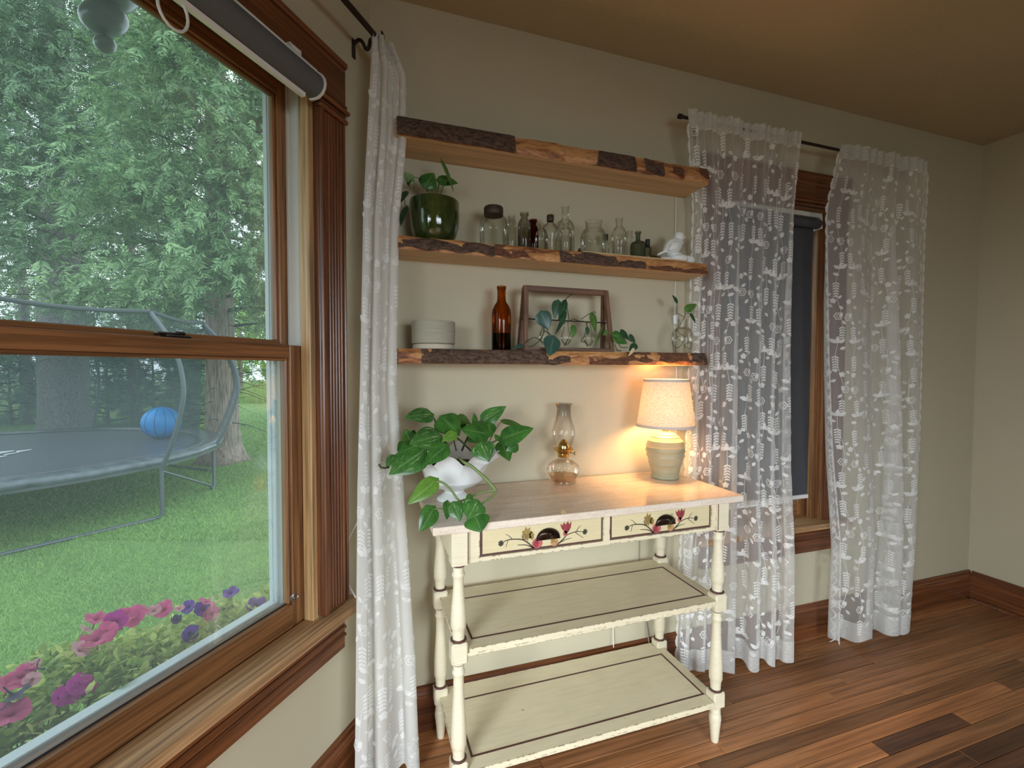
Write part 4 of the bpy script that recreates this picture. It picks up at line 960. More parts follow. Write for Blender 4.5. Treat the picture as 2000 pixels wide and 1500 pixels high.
    for i in range(n1+1):
        a = PI*i/n1
        for k in range(n2+1):
            q = PI/2*k/n2
            V.append((cx+.037*math.cos(a)*math.cos(q*.98), fy-.0012-.020*math.sin(q)*(.35+.65*math.sin(a)), cz+.031*math.sin(a)*math.cos(q*.72)))
    for i in range(n1):
        for k in range(n2): F.append((i*(n2+1)+k, (i+1)*(n2+1)+k, (i+1)*(n2+1)+k+1, i*(n2+1)+k+1))
    b.add(V, F); b.box((cx-.037, fy-.0025, cz-.003), (cx+.037, fy, cz+.001)); b.build('cup_pull', M_pull, dr, smooth='auto', label='dark bronze cup pull')
def tshelf(z1, th):
    x0, x1, y0, y1 = LXS[0]-.004, LXS[1]+.004, LYS[0]-.024, LYS[1]+.020
    b = MB(); k = .030
    poly = [(x0+k, y0), (x1-k, y0), (x1-k, y0+k+.012), (x1+.001, y0+k+.012), (x1+.001, y1-k), (x1-k, y1-k), (x1-k, y1), (x0+k, y1), (x0+k, y1-k), (x0-.001, y1-k), (x0-.001, y0+k+.012), (x0+k, y0+k+.012)]
    b.prism(poly, lambda x, y: (x, y, z1-th), lambda x, y: (x, y, z1))
    s_ = b.build('shelf', M_cream, ct)
    a0, a1, c0, c1, w_ = LXS[0]+.039, LXS[1]-.028, LYS[0]+.018, LYS[1]-.052, .0065
    z = z1+.0005
    MB().box((a0, c0, z1-.0004), (a1, c0+w_, z)).box((a0, c1-w_, z1-.0004), (a1, c1, z)).box((a0, c0+w_, z1-.0004), (a0+w_, c1-w_, z)).box((a1-w_, c0+w_, z1-.0004), (a1, c1-w_, z)).build('painted_stripe', M_brn, s_)
    MB().box((LXS[0]+.0228, y0+.004, z1-th-.010), (LXS[1]-.0228, y0+.020, z1-th), 0, .002).build('shelf_rail', M_cream, ct)
tshelf(.4935, .014); tshelf(.1535, .014)

# ------------------------------------------------------------------ table lamp
LX, LY, LZ = 1.093, 1.452, .842
M_ceram = plain('celadon_ceramic', (.36, .335, .215), .38, var=.06, bmp=.06, bs_=120)
tlp = thing('table_lamp', (LX, LY, LZ), 'lit table lamp with ribbed grey-green ceramic base and linen shade', 'lamp')
prof = [(.048, 0), (.051, .002), (.0515, .008), (.0495, .011), (.0512, .024), (.0525, .026), (.0528, .028), (.0535, .034), (.0590, .053), (.0622, .0555), (.0622, .058), (.0608, .0605), (.0655, .080), (.0690, .0815), (.0690, .0845), (.0682, .088), (.0705, .101), (.0735, .103), (.0705, .106), (.0700, .116), (.0730, .118), (.0702, .121), (.0690, .126), (.0640, .139), (.0648, .1405), (.0600, .1445), (.0560, .150), (.0500, .155), (.0515, .1560), (.0455, .1585), (.0400, .1645), (.0405, .1652), (.0350, .1675), (.0250, .172), (.0160, .174), (.0155, .177)]
MB().lathe([(r, LZ+z) for r, z in prof], 48, (LX, LY, 0)).build('base', M_ceram, tlp, smooth='auto')
MB().lathe([(.011, LZ+.177), (.0125, LZ+.179), (.0125, LZ+.196), (.016, LZ+.198), (.016, LZ+.225), (.013, LZ+.228)], 20, (LX, LY, 0)).build('socket', plain('lamp_brass', (.55, .38, .14), .3, 1), tlp, smooth='auto')
m, t, bs, oo = newmat('linen_shade'); t.nodes.remove(bs)
fl1 = noise(t, coords(t, 'Object', (60, 60, 420)), 2, 3, .6); fl2 = noise(t, coords(t, 'Object', (260, 260, 60)), 2, 3)
cc = ramp(t, [(.35, (.42, .34, .25)), (.5, (.72, .65, .54))], fl1); cc = mixc(t, 1.0, cc, ramp(t, [(.3, (.86, .86, .86)), (.6, (1, 1, 1))], fl2), 'MULTIPLY')
df = t.nodes.new('ShaderNodeBsdfDiffuse'); tr = t.nodes.new('ShaderNodeBsdfTranslucent'); mx = t.nodes.new('ShaderNodeMixShader'); mx.inputs[0].default_value = .075
t.links.new(cc, df.inputs['Color']); t.links.new(cc, tr.inputs['Color']); t.links.new(df.outputs[0], mx.inputs[1]); t.links.new(tr.outputs[0], mx.inputs[2]); t.links.new(mx.outputs[0], oo.inputs['Surface']); M_linen = m
ZB, ZT, RB_, RT_ = 1.036, 1.214, .1065, .0815
sh = MB().lathe([(RB_, ZB), (RT_, ZT)], 64, (LX, LY, 0), cap0=False, cap1=False).build('lamp_shade', M_linen, tlp, smooth=True)
M_band = plain('shade_trim', (.58, .50, .44), .7)
MB().lathe([(RB_+.0006, ZB-.001), (RB_+.0018, ZB), (RB_+.0008, ZB+.009), (RB_-.001, ZB+.009), (RB_-.001, ZB-.001), (RB_+.0006, ZB-.001)], 64, (LX, LY, 0), cap0=False, cap1=False).build('trim_band', M_band, sh, smooth='auto')
MB().lathe([(RT_+.0012, ZT-.009), (RT_+.0012, ZT+.001), (RT_-.0008, ZT+.001), (RT_-.0008, ZT-.009), (RT_+.0012, ZT-.009)], 64, (LX, LY, 0), cap0=False, cap1=False).build('trim_band', M_band, sh, smooth='auto')
b = MB()
for k in range(3):
    a = 2*PI*k/3; b.tube([(LX+.010*math.cos(a), LY+.010*math.sin(a), LZ+.20), (LX+(RB_-.006)*math.cos(a), LY+(RB_-.006)*math.sin(a), ZB+.022), (LX+(RB_-.001)*math.cos(a), LY+(RB_-.001)*math.sin(a), ZB+.006)], .0012, 6)
b.build('spider', M_white, tlp)
mb_, tb, bb, ob = newmat('warm_bulb'); bb.inputs['Emission Color'].default_value = (1, .52, .20, 1); bb.inputs['Emission Strength'].default_value = 6
b = MB(); blob(b, (LX, LY, LZ+.262), (.026, .026, .032)); b.build('bulb', mb_, tlp, smooth=True)
pl_ = bpy.data.lights.new('lamp_bulb', 'POINT'); pl_.energy = 27; pl_.color = (1.0, .51, .19); pl_.shadow_soft_size = .034
po = bpy.data.objects.new('lamp_bulb', pl_); COL.objects.link(po); po.location = (LX, LY, LZ+.262); po.parent = tlp; po.matrix_parent_inverse = WM[tlp.name].inverted()

# ------------------------------------------------------------------ oil lamp
OX, OY, OZ = .690, 1.494, .842
ol = thing('oil_lamp', (OX, OY, OZ), 'clear glass oil lamp with brass burner and sooty chimney', 'oil lamp')
rib = lambda a, z: 1+.035*abs(math.cos(a*9))*max(0, math.sin(PI*min(1, max(0, (z-OZ-.012)/.075))))
G_ol = glassy('oil_lamp_glass', (.98, .975, .96), (.80, .77, .72), blend=.4)
MB().lathe([(.0005, OZ), (.046, OZ+.0005), (.048, OZ+.004), (.044, OZ+.010), (.045, OZ+.016), (.055, OZ+.034), (.0575, OZ+.050), (.052, OZ+.066), (.034, OZ+.080), (.020, OZ+.086), (.019, OZ+.096)], 72, (OX, OY, 0), cap0=False, cap1=False, rf=rib).build('font', G_ol, ol, smooth=True)
MB().lathe([(.0005, OZ+.006), (.040, OZ+.007), (.049, OZ+.030), (.0005, OZ+.030)], 36, (OX, OY, 0), cap0=False, cap1=False).build('oil', glassy('lamp_oil', (.95, .84, .74), (.8, .66, .55), gloss=.25), ol, smooth='auto', label='pale oil in the glass font')
M_brass = plain('polished_brass', (.62, .42, .13), .16, 1)
b = MB().lathe([(.0205, OZ+.094), (.0215, OZ+.096), (.0215, OZ+.108), (.024, OZ+.110), (.0355, OZ+.121), (.0365, OZ+.124), (.034, OZ+.126), (.026, OZ+.122), (.020, OZ+.124), (.0195, OZ+.132), (.016, OZ+.145), (.009, OZ+.153), (.005, OZ+.157)], 32, (OX, OY, 0))
b.build('burner', M_brass, ol, smooth='auto')
MB().tube([(OX, OY, OZ+.110), (OX+.030, OY-.030, OZ+.110)], .0016, 6).lathe([(.0065, -.002), (.0065, .002)], 14, (OX+.031, OY-.031, OZ+.110), axis=(1, -1, 0)).build('wick_knob', M_brass, ol, smooth='auto')
m, t, bs, oo = newmat('sooty_chimney'); t.nodes.remove(bs)
sp = t.nodes.new('ShaderNodeSeparateXYZ'); t.links.new(coords(t), sp.inputs[0])
zf = t.nodes.new('ShaderNodeMapRange'); zf.inputs['From Min'].default_value = OZ+.222; zf.inputs['From Max'].default_value = OZ+.285; t.links.new(math_(t, 'ADD', sp.outputs[2], math_(t, 'MULTIPLY', noise(t, coords(t), 25, 3), .03)), zf.inputs['Value'])
lw = N(t, 'ShaderNodeLayerWeight', Blend=.45)
clear = mixc(t, lw.outputs['Facing'], (.98, .975, .97), (.86, .84, .82)); soot = mixc(t, lw.outputs['Facing'], (.62, .59, .58), (.52, .49, .48))
trn = t.nodes.new('ShaderNodeBsdfTransparent'); t.links.new(mixc(t, zf.outputs[0], clear, soot), trn.inputs['Color'])
gln = N(t, 'ShaderNodeBsdfGlossy', Roughness=.03); fr = N(t, 'ShaderNodeFresnel', IOR=1.45); mx = t.nodes.new('ShaderNodeMixShader')
t.links.new(math_(t, 'MULTIPLY', fr.outputs[0], .45), mx.inputs[0]); t.links.new(trn.outputs[0], mx.inputs[1]); t.links.new(gln.outputs[0], mx.inputs[2]); t.links.new(mx.outputs[0], oo.inputs['Surface'])
rimf = lambda a, z: 1+(.05*math.cos(a*10) if z > OZ+.280 else 0)
MB().lathe([(.028, OZ+.126), (.029, OZ+.135), (.036, OZ+.152), (.0415, OZ+.172), (.0415, OZ+.188), (.036, OZ+.208), (.028, OZ+.232), (.0245, OZ+.252), (.0245, OZ+.268), (.0255, OZ+.276), (.0285, OZ+.284), (.0300, OZ+.287)], 40, (OX, OY, 0), cap0=False, cap1=False, rf=rimf).build('chimney', m, ol, smooth=True, label='glass chimney blackened at the neck')

# ------------------------------------------------------------------ white pedestal bowl with pothos
BX, BYY, BZ = .275, 1.408, .842
M_milk = plain('white_glazed_ceramic', (.78, .80, .80), .18)
bw = thing('pothos_in_bowl', (BX, BYY, BZ), 'large pothos in a white scalloped pedestal bowl on the console table', 'potted plant')
nl = 10
def scal(a): return math.sqrt(math.cos(a*nl/2)**2+.03)
V = []; F = []; n = 120
pr = [(.052, 0, 0), (.055, .003, 0), (.053, .008, 0), (.040, .016, 0), (.031, .024, 0), (.030, .030, 0), (.040, .036, 0), (.066, .046, 0), (.082, .056, 0), (.088, .062, 0), (.0905, .065, .0), (.090, .069, .1), (.097, .090, .4), (.108, .113, .7), (.124, .132, 1), (.140, .1440, 1.2), (.1425, .1455, 1.2), (.140, .145, 1.2), (.121, .130, 1), (.102, .108, .7), (.088, .080, .3)]
for r, z, k in pr:
    for i in range(n):
        a = 2*PI*i/n+.16; sc = (scal(a)**.75-.6)
        q = r*(1+.055*k*sc); V.append((BX+q*math.cos(a), BYY+q*math.sin(a), BZ+z+.042*max(0, k-.25)*sc*(z > .08)))
for j in range(len(pr)-1):
    for i in range(n): F.append((j*n+i, j*n+(i+1) % n, (j+1)*n+(i+1) % n, (j+1)*n+i))
MB().add(V, F+[list(range(n))[::-1]]).build('pedestal_bowl', M_milk, bw, smooth='auto', label='white glazed bowl with scalloped rim')
b = MB(); blob(b, (BX, BYY, BZ+.103), (.094, .094, .015), 32, 10, lambda p: p*(1+.05*nrg.uniform(-1, 1))); b.build('soil', M_soil, bw, smooth=True)
pz = lambda u, v, Y: zz(740, 780, .18, u, v, Y)
LF = [((562, 165), (268, 192), .074, 1.38, 1.36, (.0, -.8, 1), ML_var, .16), ((648, 400), (335, 478), .088, 1.31, 1.27, (.1, -1, .8), ML_var, .14), ((690, 200), (880, 388), .098, 1.37, 1.33, (.1, -1, .7), ML_grn, .12),
      ((1172, 375), (895, 320), .076, 1.36, 1.33, (-.1, -1, .5), ML_grn, .1), ((1130, 235), (1382, 70), .060, 1.42, 1.40, (-.35, -1, .5), ML_var, .14), ((1342, 235), (1560, 280), .040, 1.42, 1.40, (.1, -.5, 1), ML_grn, .15),
      ((1345, 425), (1678, 306), .078, 1.37, 1.33, (-.1, -1, .8), ML_grn, .14), ((1330, 470), (1425, 668), .068, 1.36, 1.33, (.3, -1, .4), ML_grn, .16), ((1500, 500), (1380, 560), .040, 1.35, 1.34, (.2, -1, .2), ML_grn, .16),
      ((1110, 485), (1190, 678), .080, 1.275, 1.255, (0, -1, .5), ML_var, .12), ((725, 510), (492, 710), .060, 1.275, 1.245, (-.2, -1, .6), ML_grn, .14), ((408, 500), (200, 592), .056, 1.30, 1.28, (.1, -1, .8), ML_grn, .12),
      ((470, 565), (110, 815), .095, 1.30, 1.26, (.25, -1, .6), ML_var, .12), ((168, 615), (72, 742), .036, 1.31, 1.30, (-.6, -1, .3), ML_var, .14), ((340, 450), (282, 325), .046, 1.36, 1.35, (-.4, -1, .2), ML_grn, .12),
      ((612, 885), (312, 1138), .054, 1.235, 1.20, (.6, -.7, .7), ML_lim, .16), ((592, 1185), (440, 1440), .058, 1.175, 1.148, (.5, -1, .5), ML_grn, .14), ((745, 1115), (742, 1308), .036, 1.185, 1.165, (.7, -1, .3), ML_grn, .14),
      ((812, 1130), (888, 1325), .052, 1.185, 1.168, (.1, -1, .6), ML_var, .12), ((1065, 1115), (960, 1315), .072, 1.185, 1.160, (.0, -1, .7), ML_var, .10), ((1050, 1275), (1112, 1440), .078, 1.164, 1.142, (.0, -1, .3), ML_grn, .10),
      ((860, 190), (1000, 262), .046, 1.42, 1.41, (0, -.8, 1), ML_mid, .15), ((1045, 268), (1035, 145), .026, 1.42, 1.42, (.4, -1, .2), ML_grn, .1), ((1195, 262), (1205, 415), .055, 1.39, 1.37, (.2, -1, .3), ML_grn, .12),
      ((828, 372), (685, 450), .036, 1.30, 1.285, (.1, -1, .7), ML_lim, .14), ((880, 200), (930, 320), .05, 1.43, 1.42, (.2, -1, .3), ML_grn, .1), ((1010, 400), (1090, 470), .05, 1.37, 1.34, (.1, -1, .4), ML_grn, .1), ((965, 1040), (1025, 1110), .022, 1.20, 1.19, (.5, -1, .2), ML_grn, .1),
      ((300, 500), (200, 560), .05, 1.36, 1.35, (-.2, -1, .5), ML_grn, .1), ((400, 400), (330, 380), .04, 1.38, 1.37, (-.2, -1, .5), ML_grn, .1), ((1300, 400), (1270, 450), .03, 1.38, 1.37, (.2, -1, .4), ML_grn, .1)]
for (B_, T_, w_, y0, y1, up_, mt, fo) in LF: leafpart(bw, pz(*B_, y0), pz(*T_, y1), w_, up_, mt, fo, .16)
b = MB()
def st(pts, r=.0022): MB().tube(spline([pz(*p) for p in pts], 6), r, 7).build(SN[0], SN[1], bw, smooth=True)
SN = ('stem', M_stemd)
st([(565, 170, 1.38), (600, 210, 1.385), (625, 300, 1.39), (660, 520, 1.39)]); st([(650, 402, 1.31), (690, 430, 1.34), (740, 520, 1.37)]); st([(700, 200, 1.37), (780, 330, 1.39), (840, 560, 1.39)], .002)
st([(1170, 376, 1.36), (1120, 450, 1.38), (1080, 560, 1.38)]); st([(1130, 235, 1.42), (1060, 260, 1.42), (960, 420, 1.40), (900, 560, 1.39)], .003); st([(1340, 425, 1.37), (1270, 450, 1.38), (1160, 500, 1.39), (1060, 560, 1.39)], .0025)
st([(1340, 470, 1.36), (1280, 510, 1.38), (1220, 545, 1.38), (1100, 580, 1.39)], .002); st([(840, 410, 1.31), (920, 480, 1.34), (1000, 560, 1.36)], .003); st([(725, 510, 1.275), (740, 480, 1.30), (710, 450, 1.33), (760, 560, 1.37)], .002)
st([(405, 500, 1.30), (470, 530, 1.33), (600, 560, 1.37)], .002); st([(110, 735, 1.30), (60, 745, 1.29), (20, 735, 1.285), (0, 700, 1.285)], .003); st([(168, 620, 1.31), (260, 560, 1.35), (480, 560, 1.38)], .002); st([(1345, 235, 1.42), (1290, 290, 1.42), (1200, 450, 1.40)], .0012)
SN = ('vine', M_stem)
st([(870, 640, 1.30), (920, 680, 1.275), (1010, 730, 1.262), (1100, 805, 1.25), (1180, 880, 1.235), (1270, 985, 1.222)], .0048)
st([(1270, 985, 1.222), (1180, 995, 1.225), (1060, 1030, 1.222), (960, 1075, 1.215), (820, 1128, 1.20)], .003); st([(1270, 985, 1.222), (1245, 1040, 1.215), (1180, 1090, 1.205), (1100, 1145, 1.195), (1060, 1160, 1.19)], .0032)
st([(612, 888, 1.235), (680, 900, 1.235), (740, 940, 1.232), (800, 1010, 1.225), (850, 1080, 1.215), (890, 1110, 1.21)], .0034); st([(890, 1110, 1.21), (930, 1180, 1.19), (1000, 1160, 1.19), (1060, 1150, 1.19)], .003)
st([(592, 1188, 1.175), (700, 1190, 1.182), (850, 1190, 1.188), (960, 1185, 1.19)], .002); st([(745, 1112, 1.186), (830, 1135, 1.19), (1000, 1160, 1.19)], .002); st([(1060, 1060, 1.20), (1050, 1110, 1.19)], .002)
# wires under the table
wr = thing('power_cord', (1.06, BY-.006, .10), 'thin cable running down the wall behind the console table shelves', 'cord')
MB().tube(spline([(1.062, BY-.003, .80), (1.062, BY-.003, .55), (1.066, BY-.003, .40), (1.090, BY-.006, .26), (1.10, BY-.024, .13)], 8), .0022, 6).build('cable', plain('cable_grey', (.28, .26, .22), .6), wr, smooth=True)
MB().tube(spline([(.935, BY-.024, .157), (.94, BY-.012, .23), (.955, BY-.004, .32), (1.0, BY-.004, .42)], 8), .0018, 6).build('cable', M_white, wr, smooth=True)

# ------------------------------------------------------------------ outdoors: lawn
m, t, bs, oo = newmat('lawn_soil'); f = noise(t, coords(t), 1.2, 5); 
t.links.new(ramp(t, [(.3, (.085, .15, .04)), (.7, (.15, .25, .07))], f), bs.inputs['Base Color']); bs.inputs['Roughness'].default_value = .9; M_lawn = m
ln = MB().add([(-60, -12, GZ), (6, -12, GZ), (6, 3.0, GZ), (6, 90, GZ), (-60, 90, GZ)], [(0, 1, 2, 3, 4)]).build('lawn', M_lawn, kind='structure')
def blades(n, sampler, h, wd, lean=.6):
    P = sampler(n); n = len(P); a = nrg.uniform(0, 2*PI, n); hh = h*nrg.uniform(.6, 1.4, n)
    ln_ = nrg.normal(0, lean, (n, 2))*hh[:, None]; w_ = wd*nrg.uniform(.7, 1.3, n)
    dx = np.stack([np.cos(a), np.sin(a), np.zeros(n)], 1)*w_[:, None]/2
    tip = P+np.concatenate([ln_, hh[:, None]], 1)
    V = np.stack([P-dx, P+dx, tip], 1).reshape(-1, 3); F = np.arange(3*n).reshape(-1, 3); return V, F
def cone_sample(d0, d1, x0=-40, x1=560):
    def f(n):
        d = np.exp(nrg.uniform(math.log(d0), math.log(d1), n)); px = nrg.uniform(x0, x1, n)
        dirs = fw[None, :2]+((px-1000)/FPX)[:, None]*R2[None, :2]
        p = dirs*d[:, None]; return np.concatenate([p, np.full((n, 1), GZ)], 1)
    return f
M_grass = leafmat('grass_blade', (.12, .26, .055), (.40, .60, .18), None, .55, island=True, transl=.3)
Vs = []; Fs = []; base = 0
for (n, d0, d1, h, wd) in ((70000, 2.6, 6.0, .030, .0045), (75000, 5.5, 12.0, .040, .009), (45000, 11.0, 27.0, .05, .022)):
    V, F = blades(n, cone_sample(d0, d1), h, wd, .8); Vs.append(V); Fs.append(F+base); base += len(V)
me = meshfrom('grass', np.concatenate(Vs), np.concatenate(Fs), [M_grass]); o = bpy.data.objects.new('grass', me); place(o, I4)
tagp(o, 'short mown green lawn grass outside the large window', 'grass', kind='stuff')
M_mead = leafmat('meadow_blade', (.22, .36, .09), (.44, .60, .18), None, .6, island=True, transl=.3)
V, F = blades(9000, cone_sample(27.5, 44, 380, 600), .85, .05, .25)
o = bpy.data.objects.new('tall_grass', meshfrom('tall_grass', V, F, [M_mead])); place(o, I4); tagp(o, 'strip of tall yellow-green meadow grass beyond the lawn', 'grass', kind='stuff')

# ------------------------------------------------------------------ trees
def unit_spray(nl_, drop=.25, wl=.5, lw=.055):
    V = []; F = []
    ax = lambda t: np.array([t, 0, -drop*t*t])
    for i in range(nl_):
        t0 = (i+.6)/(nl_+.2)
        L = wl*(1-.75*t0)*(.6+.4*math.sin(i*2.1))+.05
        for sg in (-1, 1):
            b0 = ax(t0); d = np.array([.72, sg*.62, -.22-.12*math.sin(i)]); d /= np.linalg.norm(d)
            s_ = np.array([-sg*.5, .8, .25*sg])*lw*.5
            tip = b0+d*L; mid = b0+d*L*.5
            k = len(V); V += [b0, mid+s_, tip, mid-s_]; F += [(k, k+1, k+2, k+3)]
    return np.array(V), np.array(F)
def sprays(n, pos, dirs, size, unit):
    UV_, UF = unit; x = dirs/np.linalg.norm(dirs, axis=1, keepdims=True)
    upv = np.array([0, 0, 1.])+nrg.normal(0, .35, (n, 3)); y = np.cross(upv, x); y /= np.linalg.norm(y, axis=1, keepdims=True)+1e-9; z = np.cross(x, y)
    P = pos[:, None, :]+size[:, None, None]*(UV_[None, :, 0:1]*x[:, None, :]+UV_[None, :, 1:2]*y[:, None, :]+UV_[None, :, 2:3]*z[:, None, :])
    F = UF[None]+(np.arange(n)*len(UV_))[:, None, None]
    return P.reshape(-1, 3), F.reshape(-1, UF.shape[1])
def barktex(name, a, c_, sx=14, sz=5):
    m, t, b, o = newmat(name); f = noise(t, coords(t, 'Object', (sx, sx, sz)), 1.6, 6, .65, .4)
    t.links.new(ramp(t, [(.35, a), (.65, c_)], f), b.inputs['Base Color']); b.inputs['Roughness'].default_value = .9; bump(t, b, f, .8, .03); return m
M_bk1 = barktex('spruce_bark', (.10, .085, .085), (.36, .32, .32), 16, 14)
M_bk2 = barktex('cedar_bark', (.12, .085, .07), (.42, .33, .28), 22, 1.6)
M_twig = plain('dead_twig', (.055, .045, .04), .9)
def tree(name, x, y, R0, H, crown, nspr, label, cat, bark, leafm, size, unit, cz0, group=None, flare=1.35, dens=1., dirs=None, lobes=26, trunkH=None, twigs=60, front=0):
    o = thing(name, (x, y, GZ), label, cat, group)
    b = MB(); prof = []
    for k in range(26):
        z = (trunkH or H*.9)*(k/25)**1.3; r = R0*(1-.72*z/H)*(1+(flare-1)*math.exp(-z/.35)); prof.append((max(r, .02), GZ-.05+z))
    b.lathe(prof, 28, (x, y, 0), rf=lambda a, z: 1+.05*math.sin(5*a+z*.7)+.035*math.sin(11*a-z*1.3)+.22*max(0, math.sin(4*a+1))*math.exp(-(z-GZ)/.25))
    b.build('trunk', bark, o, smooth=True)
    # limbs with clustered sprays along them
    pos = []; dr = []; limbs = MB()
    nl_ = lobes; per = max(1, nspr//nl_); ac = math.atan2(-y, -x)
    for i in range(nl_+front):
        zt = (i+rnd.random())/nl_ if i < nl_ else .62*(i-nl_+rnd.random())/front; z0 = cz0+(H-cz0)*zt; rr = crown*(1-.85*zt**1.4)*rnd.uniform(.75, 1.1)
        a = i*2.399+rnd.uniform(-.4, .4)
        if i >= nl_: a = ac+rnd.uniform(-.8, .8)
        drop = rnd.uniform(.05, .3)
        dv_ = np.array([math.cos(a), math.sin(a), 0])
        f_ = lambda t: np.array([x, y, GZ+z0])+dv_*rr*t+np.array([0, 0, .22*rr*t-drop*rr*1.5*t*t])
        limbs.tube([f_(t) for t in (0, .3, .6, .85)], [.035*(1.1-zt)+.008, .025, .015, .006], 5)
        t_ = np.sqrt(nrg.uniform(.06, 1.0, per)); c_ = np.array([f_(q) for q in t_])
        sp = nrg.normal(0, 1, (per, 3))*np.array([.26, .26, .20])*(.45+.8*t_[:, None])*max(.6, crown/3.)
        pos.append(c_+sp+np.array([0, 0, -.10])); d = dv_[None]*.8+nrg.normal(0, .55, (per, 3)); d[:, 2] -= .35; dr.append(d)
    for i in range(twigs):
        z0 = rnd.uniform(.9, max(1.2, cz0+1.)); a = rnd.uniform(0, 2*PI); q = np.array([math.cos(a), math.sin(a), rnd.uniform(-.3, .25)])
        p0 = np.array([x, y, GZ+z0]); L = rnd.uniform(.5, 1.6); limbs.tube([p0, p0+q*L*.5, p0+q*L+np.array([0, 0, -.12])], [.012, .008, .003], 4)
    limbs.build('branch', M_twig, o, kind='stuff')
    pos = np.concatenate(pos); dr = np.concatenate(dr); n = len(pos)
    V, F = sprays(n, pos, dr, size*nrg.uniform(.6, 1.35, n), unit)
    fo = bpy.data.objects.new('foliage', meshfrom('foliage', V, F, [leafm])); place(fo, I4, o); fo['kind'] = 'stuff'
    return o
U_ced = unit_spray(9, .30, .55, .085); U_spr = unit_spray(8, .2, .40, .075); U_far = unit_spray(5, .2, .5, .16)
ML_ced = leafmat('cedar_foliage', (.055, .135, .06), (.30, .45, .20), None, .6, island=True, transl=.35)
ML_spr = leafmat('spruce_foliage', (.045, .10, .06), (.24, .37, .19), None, .6, island=True, transl=.3)
ML_far = leafmat('far_foliage', (.07, .15, .06), (.22, .35, .12), None, .6, island=True, transl=.3)
ML_dec = leafmat('bright_foliage', (.16, .28, .05), (.36, .52, .14), None, .6, island=True, transl=.4)
EG = 'tall evergreen trees beyond the lawn'
tree('cedar_tree', -2.99, 11.75, .33, 13.5, 3.0, 9500, 'tall cedar with pale flared trunk standing right of the trampoline', 'tree', M_bk2, ML_ced, .36, U_ced, 3.0, EG, 1.5, lobes=84, trunkH=12, front=22)
p = CAM+ray(128, 862)*12.6
tree('spruce_tree', p[0], p[1], .56, 15.5, 3.6, 8000, 'big spruce with thick grey trunk seen behind the trampoline net', 'tree', M_bk1, ML_spr, .40, U_spr, 4.9, EG, 1.15, lobes=76, trunkH=13, front=26)
p = CAM+ray(45, 600)*17
tree('spruce_tree', p[0], p[1], .17, 14, 2.1, 1500, 'slender spruce with thin trunk left of the big spruce', 'tree', M_bk1, ML_spr, .42, U_spr, 4.5, EG, 1.1, lobes=34, trunkH=13, twigs=110)
p = CAM+ray(255, 500)*16.5
tree('cedar_tree', p[0], p[1], .2, 15, 3.2, 3000, 'dense cedar filling the gap between spruce and pale trunk', 'tree', M_bk2, ML_ced, .48, U_ced, 2.6, EG, 1.2, lobes=46)
p = CAM+ray(-60, 400)*12
tree('cedar_tree', p[0], p[1], .25, 14, 2.4, 1700, 'cedar at the left edge of the window view', 'tree', M_bk2, ML_ced, .46, U_ced, 4.6, EG, 1.2, lobes=40)
p = CAM+ray(600, 560)*15
tree('cedar_tree', p[0], p[1], .2, 12, 1.7, 1200, 'cedar partly hidden behind the right window stile', 'tree', M_bk2, ML_ced, .44, U_ced, 2.2, EG, 1.2, lobes=36)
# dark undergrowth behind the trampoline, and far bright trees beyond the lawn
BGp = 'evergreen bushes behind the trampoline'
for i, (px, dd, hh, rr, lb) in enumerate(((20, 17, 3.0, 1.9, 'dark evergreen bush at the far left behind the trampoline net'), (210, 16.5, 3.2, 1.9, 'dark evergreen bush right of the big spruce trunk'), (300, 17.5, 3.6, 2.0, 'dark evergreen bush behind the blue ball'), (370, 15.5, 2.9, 1.3, 'evergreen bush left of the pale cedar trunk'))):
    p = CAM+ray(px, 800)*dd
    tree('evergreen_bush', p[0], p[1], .06, hh, rr, 900, lb, 'bush', M_bk2, ML_spr, .36, U_ced, .15, BGp, 1.0, lobes=26, trunkH=hh*.8, twigs=0)
for i, (px, dd, hh, rr, lm, lb) in enumerate(((470, 30, 7.5, 2.6, ML_dec, 'bright leafy tree beyond the lawn, just right of the cedar trunk'), (525, 36, 9.0, 3.0, ML_dec, 'bright leafy tree at the right edge of the window view'), (420, 40, 11, 4.0, ML_far, 'distant tree behind the cedar trunk'), (330, 38, 11, 4.2, ML_far, 'distant tree behind the evergreen bushes'), (170, 36, 10, 4.2, ML_far, 'distant tree beyond the big spruce'), (60, 38, 10, 4.2, ML_far, 'distant tree at the left beyond the slender spruce'))):
    p = CAM+ray(px, 760)*dd
    tree('leafy_tree', p[0], p[1], .16, hh, rr, 800, lb, 'tree', M_bk2, lm, .75, U_far, 1.0 if lm is ML_far else 1.6, 'trees far beyond the lawn', 1.1, lobes=26, twigs=0)

